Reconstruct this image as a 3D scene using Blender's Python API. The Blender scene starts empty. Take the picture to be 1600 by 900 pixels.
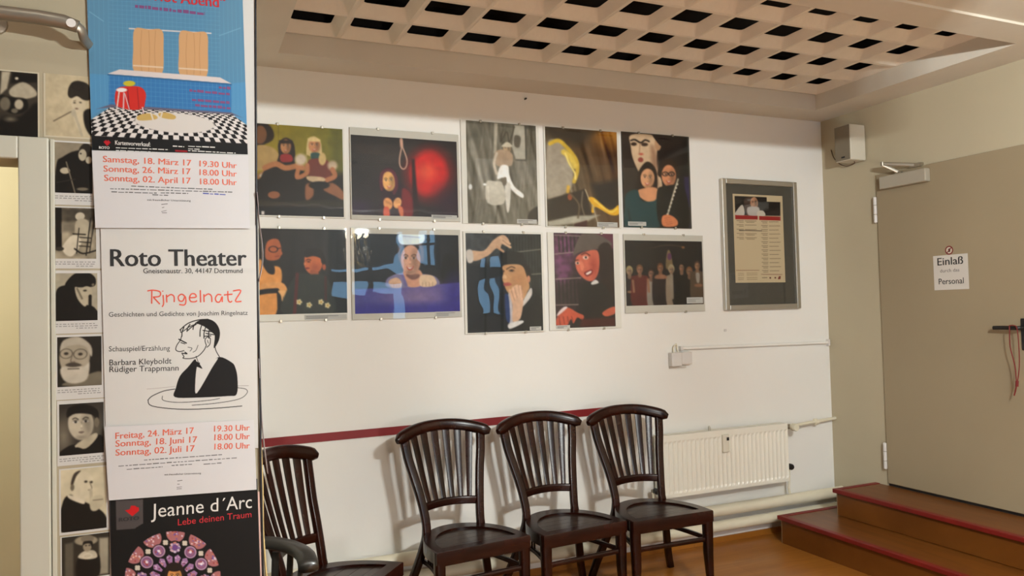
import bpy, bmesh, math, random
import numpy as np
from mathutils import Vector, Matrix
random.seed(4); RNG = np.random.default_rng(4)
PI = math.pi
C = bpy.context.scene.collection

# ------------------------------------------------------------------ camera
YAW, PITCH, ROLL, FPX = .4084, .0316, -.0253, 1195.87
CAM = Vector((-4.1438, -4.0343, 1.5042))
fwd = Vector((math.sin(YAW)*math.cos(PITCH), math.cos(YAW)*math.cos(PITCH), math.sin(PITCH)))
rgt = Vector((math.cos(YAW), -math.sin(YAW), 0)); upv = rgt.cross(fwd)
r2 = rgt*math.cos(ROLL) + upv*math.sin(ROLL); u2 = -rgt*math.sin(ROLL) + upv*math.cos(ROLL)
cd = bpy.data.cameras.new('camera'); cam = bpy.data.objects.new('camera', cd); C.objects.link(cam)
cd.sensor_width = 36; cd.lens = FPX*36/1600; cd.clip_start = .05
cam.matrix_world = Matrix(((r2.x, u2.x, -fwd.x, CAM.x), (r2.y, u2.y, -fwd.y, CAM.y), (r2.z, u2.z, -fwd.z, CAM.z), (0, 0, 0, 1)))
bpy.context.scene.camera = cam

def hit(px, py, axis, val):
    """the real point on the plane (axis = val) measured from the photograph"""
    d = fwd + r2*((px-800)/FPX) - u2*((py-450)/FPX)
    return CAM + d*((val-CAM[axis])/d[axis])

# ------------------------------------------------------------------ light, exposure
world = bpy.data.worlds.new('daylight'); bpy.context.scene.world = world; world.use_nodes = True
world.node_tree.nodes['Background'].inputs[0].default_value = (.30, .62, 1, 1)
world.node_tree.nodes['Background'].inputs[1].default_value = 7.5
vs = bpy.context.scene.view_settings
vs.view_transform = 'Standard'; vs.look = 'None'; vs.gamma = 1; vs.use_curve_mapping = False; vs.exposure = 0.0
LAMP = Vector((-2.46, -3.95, 2.39)); LAMP_W = 61.0
LAMP_COL = (.95, 1, .985)
SIDE_W = 36.0

# ------------------------------------------------------------------ materials
def lin(c):
    if isinstance(c, (int, float)): c = (c, c, c)
    return tuple(((v/255)/12.92 if v/255 <= .04045 else ((v/255+.055)/1.055)**2.4) for v in c)
def M(name, col, rough=.6, metal=0, spec=.5, coat=0, noise=None, bump=None, srgb=False, stretch=(1, 1, 1)):
    if srgb: col = lin(col)
    m = bpy.data.materials.new(name); m.use_nodes = True; nt = m.node_tree; b = nt.nodes['Principled BSDF']
    b.inputs['Base Color'].default_value = (*col, 1); b.inputs['Roughness'].default_value = rough
    b.inputs['Metallic'].default_value = metal; b.inputs['Specular IOR Level'].default_value = spec
    b.inputs['Coat Weight'].default_value = coat; b.inputs['Coat Roughness'].default_value = .12
    if noise or bump:
        tc = nt.nodes.new('ShaderNodeTexCoord'); mp = nt.nodes.new('ShaderNodeMapping'); mp.inputs['Scale'].default_value = stretch
        nt.links.new(tc.outputs['Object'], mp.inputs['Vector'])
    if noise:
        sc, amt = noise
        n = nt.nodes.new('ShaderNodeTexNoise'); n.inputs['Scale'].default_value = sc; n.inputs['Detail'].default_value = 6
        nt.links.new(mp.outputs[0], n.inputs['Vector'])
        r = nt.nodes.new('ShaderNodeValToRGB'); nt.links.new(n.outputs['Fac'], r.inputs[0])
        r.color_ramp.elements[0].position = .3; r.color_ramp.elements[1].position = .7
        r.color_ramp.elements[0].color = (*[v*(1-amt) for v in col], 1); r.color_ramp.elements[1].color = (*[min(1, v*(1+amt)) for v in col], 1)
        nt.links.new(r.outputs[0], b.inputs['Base Color'])
    if bump:
        sc, st = bump
        n = nt.nodes.new('ShaderNodeTexNoise'); n.inputs['Scale'].default_value = sc; n.inputs['Detail'].default_value = 8
        nt.links.new(mp.outputs[0], n.inputs['Vector'])
        bp = nt.nodes.new('ShaderNodeBump'); bp.inputs['Strength'].default_value = st; bp.inputs['Distance'].default_value = .01
        nt.links.new(n.outputs['Fac'], bp.inputs['Height']); nt.links.new(bp.outputs[0], b.inputs['Normal'])
    return m
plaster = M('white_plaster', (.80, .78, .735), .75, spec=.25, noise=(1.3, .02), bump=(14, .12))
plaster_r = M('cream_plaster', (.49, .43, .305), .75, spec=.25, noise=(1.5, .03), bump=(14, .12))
ceil_m = M('ceiling_paint', (.68, .635, .55), .8, spec=.2, noise=(2.5, .04), bump=(18, .15))
coffer_m = M('coffer_gypsum', (.80, .74, .64), .75, spec=.2, noise=(5, .06), bump=(30, .2))
void_m = M('painted_void_shade', (.006, .005, .005), .9)
cream_m = M('side_room_cream', (.76, .74, .60), .8, noise=(2, .03))
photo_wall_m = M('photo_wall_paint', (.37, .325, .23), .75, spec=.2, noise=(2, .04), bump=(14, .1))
casing_m = M('cream_lacquer', (.49, .485, .41), .45, noise=(3, .02))
door_m = M('grey_beige_door_paint', (.33, .265, .17), .5, spec=.3, noise=(1.5, .04), bump=(40, .05))
paper = M('white_paper', (.53, .52, .50), .7, spec=.2, noise=(3, .015))
paper_cool = M('bright_office_paper', (.54, .53, .54), .6, spec=.25, noise=(3, .01))
board_m = M('pale_grey_board', (.58, .55, .49), .6, noise=(5, .03))
white_board_m = M('white_board', (.78, .75, .69), .6, noise=(5, .02))
red_m = M('dark_red_paint', (.215, .004, .006), .55, noise=(4, .08), srgb=False)
red_edge = M('red_edge_paint', (.165, .006, .004), .5, noise=(6, .15))
rad_m = M('radiator_enamel', (.82, .79, .69), .3, spec=.5)
pipe_m = M('yellowed_pipe_paint', (.74, .69, .54), .35, spec=.5, noise=(6, .05))
plug_m = M('white_plastic', (.66, .63, .60), .4)
black_m = M('black_plastic', (.012, .011, .011), .4)
alu = M('brushed_aluminium', (.55, .52, .46), .32, metal=.85, bump=(60, .05), stretch=(1, 1, .1))
steel = M('dull_steel', (.42, .38, .31), .4, metal=.9)
brass = M('old_brass', (.45, .33, .12), .3, metal=1)
mat_grey = M('dark_grey_mat_board', (.062, .055, .042), .8, noise=(40, .08))
spk_m = M('white_speaker_plastic', (.62, .58, .48), .45)
grille_m = M('speaker_grille_cloth', (.22, .185, .13), .8, bump=(300, .3))
tube_m = M('worn_bare_metal', (.30, .27, .22), .42, metal=.7, noise=(14, .25), stretch=(.3, 1, 1))
cord_red = M('red_cord', (.17, .012, .010), .7)
plast_grey = M('dark_grey_lacquer', (.026, .024, .021), .32, spec=.6, coat=.3)
ink_black = M('black_ink', (.008, .008, .009), .6)
ink_grey = M('grey_ink', (.13, .125, .125), .7)
ink_red = M('red_ink', (.62, .075, .04), .6)
ink_orange = M('orange_red_ink', (.66, .125, .065), .6)
ink_dred = M('deep_red_ink', (.45, .01, .02), .6)
ink_white = M('white_ink', (.62, .60, .57), .6)
ink_mag = M('magenta_ink', (.16, .045, .15), .6)
ink_blue = M('link_blue_ink', (.06, .08, .35), .6)
film_m = M('curled_grey_film', (.35, .29, .30), .3)
yellow_paper = M('yellowed_paper', (.60, .45, .20), .7)
dark_edge = M('black_board_edge', (.012, .012, .016), .5)

def wood(name, c1, c2, scale, rough, stretch, coat=.4, plank=None, spec=.4):
    m = bpy.data.materials.new(name); m.use_nodes = True; nt = m.node_tree; b = nt.nodes['Principled BSDF']; L = nt.links.new
    tc = nt.nodes.new('ShaderNodeTexCoord'); mp = nt.nodes.new('ShaderNodeMapping'); mp.inputs['Scale'].default_value = stretch
    L(tc.outputs['Object'], mp.inputs['Vector'])
    n = nt.nodes.new('ShaderNodeTexNoise'); n.inputs['Scale'].default_value = scale; n.inputs['Detail'].default_value = 8; n.inputs['Distortion'].default_value = 1.2
    L(mp.outputs[0], n.inputs['Vector'])
    r = nt.nodes.new('ShaderNodeValToRGB'); r.color_ramp.elements[0].position = .3; r.color_ramp.elements[1].position = .72
    r.color_ramp.elements[0].color = (*c1, 1); r.color_ramp.elements[1].color = (*c2, 1); L(n.outputs['Fac'], r.inputs[0])
    src = r.outputs[0]
    if plank:
        br = nt.nodes.new('ShaderNodeTexBrick'); br.inputs['Scale'].default_value = 1; br.inputs['Brick Width'].default_value = plank[0]
        br.inputs['Row Height'].default_value = plank[1]; br.inputs['Mortar Size'].default_value = .0012
        br.inputs['Color1'].default_value = (1, 1, 1, 1); br.inputs['Color2'].default_value = (.86, .84, .8, 1); br.inputs['Mortar'].default_value = (.6, .55, .5, 1)
        L(tc.outputs['Object'], br.inputs['Vector'])
        mx = nt.nodes.new('ShaderNodeMix'); mx.data_type = 'RGBA'; mx.blend_type = 'MULTIPLY'; mx.inputs[0].default_value = 1
        L(src, mx.inputs[6]); L(br.outputs[0], mx.inputs[7]); src = mx.outputs[2]
    L(src, b.inputs['Base Color']); b.inputs['Roughness'].default_value = rough
    b.inputs['Coat Weight'].default_value = coat; b.inputs['Coat Roughness'].default_value = .15; b.inputs['Specular IOR Level'].default_value = spec
    return m
chair_wood = wood('dark_mahogany_lacquer', (.008, .0018, .0009), (.027, .0048, .0022), 6, .26, (1, 1, 1), 0, spec=.3)
seat_wood = wood('worn_seat_wood', (.016, .008, .005), (.032, .015, .009), 5, .30, (1, 6, 1), .15)
floor_wood = wood('orange_laminate_floor', (.31, .11, .014), (.41, .16, .024), 3, .38, (.6, 5, 1), .3, plank=(1.2, .19))
step_wood = wood('brown_laminate_step', (.115, .035, .004), (.17, .056, .008), 3, .38, (5, .6, 1), .1, spec=.3)
step_side = wood('grey_brown_step_end', (.24, .16, .09), (.30, .20, .11), 4, .5, (2, 2, 1), .1)

def glass_mat():
    m = bpy.data.materials.new('clear_picture_glass'); m.use_nodes = True; nt = m.node_tree; nt.nodes.clear(); L = nt.links.new
    o = nt.nodes.new('ShaderNodeOutputMaterial'); mx = nt.nodes.new('ShaderNodeMixShader')
    t = nt.nodes.new('ShaderNodeBsdfTransparent'); t.inputs[0].default_value = (.98, .985, .98, 1)
    g = nt.nodes.new('ShaderNodeBsdfGlossy'); g.inputs['Roughness'].default_value = .015
    f = nt.nodes.new('ShaderNodeFresnel'); f.inputs['IOR'].default_value = 1.52
    ns = nt.nodes.new('ShaderNodeTexNoise'); ns.inputs['Scale'].default_value = 5; ns.inputs['Detail'].default_value = 1
    tc = nt.nodes.new('ShaderNodeTexCoord'); L(tc.outputs['Object'], ns.inputs['Vector'])
    bp = nt.nodes.new('ShaderNodeBump'); bp.inputs['Strength'].default_value = .06; bp.inputs['Distance'].default_value = .02
    L(ns.outputs['Fac'], bp.inputs['Height']); L(bp.outputs[0], g.inputs['Normal'])
    ge = nt.nodes.new('ShaderNodeNewGeometry'); sb = nt.nodes.new('ShaderNodeMath'); sb.operation = 'SUBTRACT'; sb.inputs[0].default_value = 1; L(ge.outputs['Backfacing'], sb.inputs[1])
    mu = nt.nodes.new('ShaderNodeMath'); mu.operation = 'MULTIPLY'; L(f.outputs[0], mu.inputs[0]); L(sb.outputs[0], mu.inputs[1])
    L(mu.outputs[0], mx.inputs[0]); L(t.outputs[0], mx.inputs[1]); L(g.outputs[0], mx.inputs[2]); L(mx.outputs[0], o.inputs[0])
    return m
glass = glass_mat()
def glow(name, col, s):
    m = bpy.data.materials.new(name); m.use_nodes = True; b = m.node_tree.nodes['Principled BSDF']
    b.inputs['Emission Color'].default_value = (*col, 1); b.inputs['Emission Strength'].default_value = s; return m
def print_mat(name, rough, coat):
    m = bpy.data.materials.new(name); m.use_nodes = True; nt = m.node_tree; b = nt.nodes['Principled BSDF']
    a = nt.nodes.new('ShaderNodeAttribute'); a.attribute_name = 'ink'; nt.links.new(a.outputs['Color'], b.inputs['Base Color'])
    b.inputs['Roughness'].default_value = rough; b.inputs['Coat Weight'].default_value = coat; b.inputs['Specular IOR Level'].default_value = .25
    return m
photo_paper = print_mat('printed_photo_paper', .45, .0)
poster_paper = print_mat('printed_poster_paper', .6, 0)

# ------------------------------------------------------------------ mesh helpers
def obj(name, verts, faces, mat, parent=None, smooth=False, loc=None):
    me = bpy.data.meshes.new(name); me.from_pydata([tuple(v) for v in verts], [], faces); me.materials.append(mat)
    if smooth: me.polygons.foreach_set('use_smooth', [True]*len(me.polygons))
    o = bpy.data.objects.new(name, me); C.objects.link(o)
    if parent: o.parent = parent
    if loc: o.location = loc
    return o
def bm_obj(name, bm, mat, parent=None, smooth=False):
    bmesh.ops.recalc_face_normals(bm, faces=bm.faces)
    me = bpy.data.meshes.new(name); bm.to_mesh(me); bm.free(); me.materials.append(mat)
    if smooth:
        me.polygons.foreach_set('use_smooth', [True]*len(me.polygons))
        me.set_sharp_from_angle(angle=math.radians(40))
    o = bpy.data.objects.new(name, me); C.objects.link(o)
    if parent: o.parent = parent
    return o
def add_box(bm, a, b, bev=0):
    x0, x1 = sorted((a[0], b[0])); y0, y1 = sorted((a[1], b[1])); z0, z1 = sorted((a[2], b[2]))
    r = bmesh.ops.create_cube(bm, size=1, matrix=Matrix.Translation(((x0+x1)/2, (y0+y1)/2, (z0+z1)/2)) @ Matrix.Diagonal((x1-x0, y1-y0, z1-z0, 1)))
    if bev:
        es = {e for v in r['verts'] for e in v.link_edges}
        bmesh.ops.bevel(bm, geom=list(es), offset=bev, segments=2, affect='EDGES', profile=.5)
def box(name, a, b, mat, parent=None, bev=0):
    bm = bmesh.new(); add_box(bm, a, b, bev); return bm_obj(name, bm, mat, parent)
def boxes(name, lst, mat, parent=None, bev=0):
    bm = bmesh.new()
    for a, b in lst: add_box(bm, a, b, bev)
    return bm_obj(name, bm, mat, parent)
def sweep_geo(pts, sizes, side=None, n=12, power=3.2, cap=True):
    """rings of superellipse section along pts; sizes = (half width along side, half depth)"""
    pts = [Vector(p) for p in pts]; V = []; F = []
    if not isinstance(sizes, list): sizes = [sizes]*len(pts)
    prev = None
    for i, p in enumerate(pts):
        t = (pts[min(i+1, len(pts)-1)] - pts[max(i-1, 0)]).normalized()
        s = Vector(side) if side is not None else (prev if prev is not None else (Vector((0, 0, 1)) if abs(t.z) < .9 else Vector((1, 0, 0))))
        s = (s - t*s.dot(t)).normalized(); prev = s; w = t.cross(s)
        a, b = sizes[i]
        for k in range(n):
            th = 2*PI*(k+.5)/n; c, d = math.cos(th), math.sin(th)
            V.append(p + s*(a*math.copysign(abs(c)**(2/power), c)) + w*(b*math.copysign(abs(d)**(2/power), d)))
    for i in range(len(pts)-1):
        for k in range(n):
            F.append((i*n+k, i*n+(k+1) % n, (i+1)*n+(k+1) % n, (i+1)*n+k))
    if cap: F.append(tuple(range(n))[::-1]); F.append(tuple((len(pts)-1)*n+k for k in range(n)))
    return V, F
def spline(pts, m=6):
    """Catmull-Rom through the points"""
    P = [Vector(p) for p in pts]; out = []
    for i in range(len(P)-1):
        a, b, c, d = P[max(i-1, 0)], P[i], P[i+1], P[min(i+2, len(P)-1)]
        for k in range(m):
            t = k/m; out.append(.5*((2*b)+(c-a)*t+(2*a-5*b+4*c-d)*t*t+(3*b-a-3*c+d)*t**3))
    out.append(P[-1]); return out
def sweep(name, pts, sizes, mat, parent=None, side=None, n=12, power=3.2):
    V, F = sweep_geo(pts, sizes, side, n, power); o = obj(name, V, F, mat, parent)
    me = o.data; me.polygons.foreach_set('use_smooth', [True]*len(me.polygons)); me.set_sharp_from_angle(angle=math.radians(50)); return o
def tube(name, pts, r, mat, parent=None, n=10): return sweep(name, pts, (r, r), mat, parent, n=n, power=2)
def disc_lathe(name, prof, mat, parent=None, loc=(0, 0, 0), axis='z', n=20):
    V = []; F = []
    for r, h in prof:
        for k in range(n):
            a = 2*PI*k/n; x, y, z = r*math.cos(a), r*math.sin(a), h
            if axis == 'y': x, y, z = x, -z, y
            if axis == 'x': x, y, z = -z, x, y
            V.append((x+loc[0], y+loc[1], z+loc[2]))
    for i in range(len(prof)-1):
        for k in range(n): F.append((i*n+k, i*n+(k+1) % n, (i+1)*n+(k+1) % n, (i+1)*n+k))
    F.append(tuple(range(n))); F.append(tuple((len(prof)-1)*n+k for k in range(n)))
    bm = bmesh.new(); vs_ = [bm.verts.new(v) for v in V]
    for f in F: bm.faces.new([vs_[i] for i in f])
    return bm_obj(name, bm, mat, parent, smooth=True)
def empty(name, loc, label, cat, group=None, rotz=0, rotx=0):
    o = bpy.data.objects.new(name, None); C.objects.link(o); o.location = loc; o.rotation_euler = (rotx, 0, rotz)
    o.empty_display_size = .1; return tag(o, label, cat, group)
def tag(o, label, cat, group=None):
    o['label'] = label; o['category'] = cat
    if group: o['group'] = group
    return o
def struct(o): o['kind'] = 'structure'; return o

# ------------------------------------------------------------------ setting
XL, YR, ZB = -7.0, -6.4, 2.787          # far left, rear wall, soffit height
floor = struct(box('floor', (XL-.1, YR-.1, -.1), (.1, .1, 0), floor_wood))
wall_back = struct(box('wall_back', (XL, 0, 0), (.15, .15, 3.3), plaster))
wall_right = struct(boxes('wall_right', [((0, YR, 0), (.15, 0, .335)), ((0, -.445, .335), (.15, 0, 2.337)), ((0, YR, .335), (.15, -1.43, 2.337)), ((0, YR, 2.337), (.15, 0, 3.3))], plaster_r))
dark_wall = M('dark_foyer_wall', (.13, .10, .08), .8)
wall_left = struct(box('wall_left', (XL-.15, YR, 0), (XL, 0, 3.3), dark_wall))
# rear wall behind the camera with two daylight windows
wx = [(-2.30, -1.22, 1.42, 2.74, 2.04), (-1.10, -.72, 2.20, 2.74, 2.5), (-.46, -.06, 1.42, 2.36, 2.07)]
segs = []; xs = XL
for a, b, z0, z1, zt in wx:
    segs.append(((xs, YR-.15, 0), (a, YR, 3.3))); segs.append(((a, YR-.15, 0), (b, YR, z0))); segs.append(((a, YR-.15, z1), (b, YR, 3.3))); xs = b
segs.append(((xs, YR-.15, 0), (.15, YR, 3.3)))
wall_rear = struct(boxes('wall_rear', segs, dark_wall))
for i, (a, b, z0, z1, zt) in enumerate(wx):
    m_ = (a+b)/2; h_ = .09 if i != 1 else .015
    w = struct(boxes('window_%d' % (i+1), [((a, YR-.1, z0), (a+.04, YR-.03, z1)), ((b-.04, YR-.1, z0), (b, YR-.03, z1)), ((a, YR-.1, z0), (b, YR-.03, z0+.05)),
        ((a, YR-.1, z1-.05), (b, YR-.03, z1)), ((m_-.03, YR-.1, z0), (m_+.03, YR-.03, z1)), ((a, YR-.1, zt-h_), (b, YR-.03, zt+h_))], black_m))
    box('window_pane', (a+.04, YR-.07, z0+.05), (b-.04, YR-.066, z1-.05), glass, w)
# dark blocks added close outside the windows to mask their reflected glow
struct(boxes('trim_5', [((-2.20, YR-.9, 2.24), (-1.72, YR-.6, 4.2)), ((-1.66, YR-.9, 2.24), (-1.2, YR-.6, 4.2)), ((-2.16, YR-.9, .3), (-1.30, YR-.6, 1.80)), ((-.44, YR-.9, 1.66), (-.28, YR-.6, 1.90))], dark_edge))

# ceiling: high part over the room, lowered soffit round the coffered recess
RX0, RX1, RY0, RY1, ZG = -3.70, -.28, -.235, -1.56, 2.887   # recess edges, grid underside
ceiling = struct(boxes('ceiling', [((XL, RY0, ZB), (.0, 0, 3.25)), ((XL, RY1, ZB), (RX0, RY0, 3.25)), ((RX1, RY1, ZB), (0, RY0, 3.25)),
    ((XL, -1.74, ZB), (0, RY1, 3.25)), ((XL, -1.95, ZB+.012), (0, -1.74, 3.25)), ((RX0, RY1, 3.2), (RX1, RY0, 3.25))], ceil_m))
struct(box('trim_4', (XL, -2.75, 2.458), (-1.62, -2.60, 3.25), plaster))  # unseen downstand added to shade the upper wall, cut short at the right
struct(box('trim_6', (XL, YR, 3.15), (0, -1.95, 3.25), plaster))
void = struct(boxes('trim_1', [((RX0+.001, RY1+.001, 3.12), (RX1-.001, RY0-.001, 3.19)), ((RX0+.001, RY0-.004, ZG+.052), (RX1-.001, RY0-.001, 3.12)), ((RX1-.004, RY1+.001, ZG+.052), (RX1-.001, RY0-.001, 3.12)), ((RX0+.001, RY1+.001, ZG+.052), (RX0+.004, RY0-.001, 3.12)), ((RX0+.001, RY1+.001, ZG+.052), (RX1-.001, RY1+.004, 3.12))], void_m))  # near-black boxes stand in for the shade above the grid
void['label'] = 'near-black lining painting the shade above the coffered ceiling grid'
# coffers: sloped cells with a small dark opening on top, 12 columns
NX, NY = 12, 5
PX, PYY = (RX1-RX0)/NX, .305
def coffer_mesh():
    bm = bmesh.new(); rng = random.Random(2)
    def ring(hx, hy, z, dx=0, dy=0, r=0, k=3):
        out = []
        for sx, sy in ((-1, -1), (1, -1), (1, 1), (-1, 1)):
            cx_, cy_ = sx*(hx-r), sy*(hy-r)
            a0 = math.atan2(sy, sx) - PI/4
            for i in range(k): a = a0 + (PI/2)*i/(k-1); out.append(bm.verts.new((cx_+r*math.cos(a)+dx, cy_+r*math.sin(a)+dy, z)))
        return out
    H = .5
    rings = [ring(PX/2, PYY/2, .001, r=.0005), ring(PX/2-.010, PYY/2-.010, 0, r=.004), ring(PX/2-.016, PYY/2-.016, .008, r=.008),
             ring(.096, .083, .044, r=.018), ring(.100, .087, .047, r=.02), ring(PX/2, PYY/2, .05, r=.0005)]
    for A, B in zip(rings, rings[1:]):
        n = len(A)
        for k in range(n): bm.faces.new((A[k], A[(k+1) % n], B[(k+1) % n], B[k]))
    A, B = rings[-1], rings[0]; n = len(A)
    for k in range(n): bm.faces.new((A[k], A[(k+1) % n], B[(k+1) % n], B[k]))
    bmesh.ops.recalc_face_normals(bm, faces=bm.faces)
    me = bpy.data.meshes.new('coffer'); bm.to_mesh(me); bm.free(); me.materials.append(coffer_m)
    me.polygons.foreach_set('use_smooth', [True]*len(me.polygons)); me.set_sharp_from_angle(angle=math.radians(30)); return me
cm = coffer_mesh()
for j in range(NY):
    for i in range(NX):
        y = RY0-.010-PYY*(j+.5)
        if y-PYY/2 < RY1-.24: continue
        o = bpy.data.objects.new('coffer', cm); C.objects.link(o); o.parent = ceiling
        o.location = (RX0+PX*(i+.5), y, ZG)
        if y-PYY/2 < RY1: o.scale = (1, 1, 1)

# photo wall with the doorway at the left, its end is the narrow pillar edge
WY = -1.56; WX = -3.928
DX, DZ = -4.552, 1.962
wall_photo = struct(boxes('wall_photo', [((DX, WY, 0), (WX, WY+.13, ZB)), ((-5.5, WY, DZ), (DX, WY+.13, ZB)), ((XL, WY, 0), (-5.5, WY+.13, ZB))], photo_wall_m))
cas = struct(boxes('trim_2', [((DX, WY-.018, 0), (-4.479, WY, 2.024)), ((-5.5, WY-.018, DZ), (DX, WY, 2.024)), ((-5.57, WY-.018, 0), (-5.5, WY, 2.024))], casing_m, bev=.004))
cas['label'] = 'cream door casing round the open doorway'
bead = struct(box('trim_3', (-4.477, WY-.010, 0), (-4.466, WY, 2.022), casing_m, bev=.002))
struct(box('wall_side', (-4.34, WY+.13, 0), (-4.28, 0, ZB), cream_m))
struct(box('wall_side_back', (XL, -.45, 0), (-4.34, -.40, ZB), cream_m))

# ------------------------------------------------------------------ lamps
lamp_root = empty('chandelier', (LAMP.x, LAMP.y, LAMP.z-.455), 'brass and crystal chandelier hanging in the room behind the viewer', 'chandelier')
L0 = Vector((0, 0, 0))
tube('stem', [(0, 0, .08), (0, 0, 1.21)], .012, brass, lamp_root)
disc_lathe('canopy', [(.07, 1.213), (.06, 1.19), (.02, 1.16)], brass, lamp_root)
bulb_m = glow('warm_bulb', (1, .86, .62), 30.0)
crystal = M('crystal', (.9, .85, .75), .05, metal=.6)
for k in range(6):
    a = 2*PI*k/6+.2; c, s = math.cos(a), math.sin(a); R = .09
    tube('arm', spline([(0, 0, .15), (.08*c, .08*s, .10), (R*c, R*s, .18), (R*c, R*s, .38)], 5), .006, brass, lamp_root, n=6)
    disc_lathe('bulb', [(.004, .38), (.014, .395), (.016, .415), (.010, .435), (.002, .445)], bulb_m, lamp_root, loc=(R*c, R*s, 0), n=10)
    ld = bpy.data.lights.new('chandelier_light', 'POINT'); ld.energy = LAMP_W; ld.color = LAMP_COL; ld.shadow_soft_size = .012
    lo = bpy.data.objects.new('chandelier_light', ld); C.objects.link(lo); lo.parent = lamp_root; lo.location = (R*c, R*s, .455)
    for q in range(5):
        aa = a+q*2*PI/30; rr = .10+.03*(q % 2)
        disc_lathe('crystal_drop', [(.001, 0), (.011, .015), (.008, .035), (.001, .05)], crystal, lamp_root, loc=(rr*math.cos(aa), rr*math.sin(aa), .16+.05*(q % 3)), n=6)
# added fill light: unseen glowing globe on a stand behind the viewer
gl_root = empty('fill_globe', (-2.75, -4.9, 0), 'added glowing fill globe on a thin black stand, unseen behind the viewer', 'fill light')
disc_lathe('fill_sphere', [(.25*math.sin(k*PI/12)+.001, .92-.25*math.cos(k*PI/12)) for k in range(13)], glow('fill_glow', (1, .95, .88), 42), gl_root, n=24)
tube('stand', [(0, 0, .01), (0, 0, .67)], .008, black_m, gl_root, n=8)
disc_lathe('base', [(.14, 0), (.14, .012), (.02, .02)], black_m, gl_root, n=24)
sd = bpy.data.lights.new('side_room_lamp', 'POINT'); sd.energy = SIDE_W; sd.color = (1, .92, .72); sd.shadow_soft_size = .15
so = bpy.data.objects.new('side_room_lamp', sd); C.objects.link(so); so.location = (-5.6, -1.0, 2.2)

sp = empty('ceiling_spotlight', (-4.55, -2.45, 3.02), 'small white ceiling spotlight aimed at the photo wall', 'spotlight')
disc_lathe('spot_body', [(.03, .12), (.035, .10), (.035, .03), (.04, .0)], plug_m, sp)
pd = bpy.data.lights.new('spot_lamp', 'SPOT'); pd.energy = 6; pd.color = (1, .95, .86); pd.spot_size = 1.25; pd.spot_blend = .8; pd.shadow_soft_size = .03
po = bpy.data.objects.new('spot_lamp', pd); C.objects.link(po); po.parent = sp; po.location = (0, 0, -.02)
po.rotation_euler = Vector((.05, .89, -1.35)).to_track_quat('-Z', 'Y').to_euler()

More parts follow.
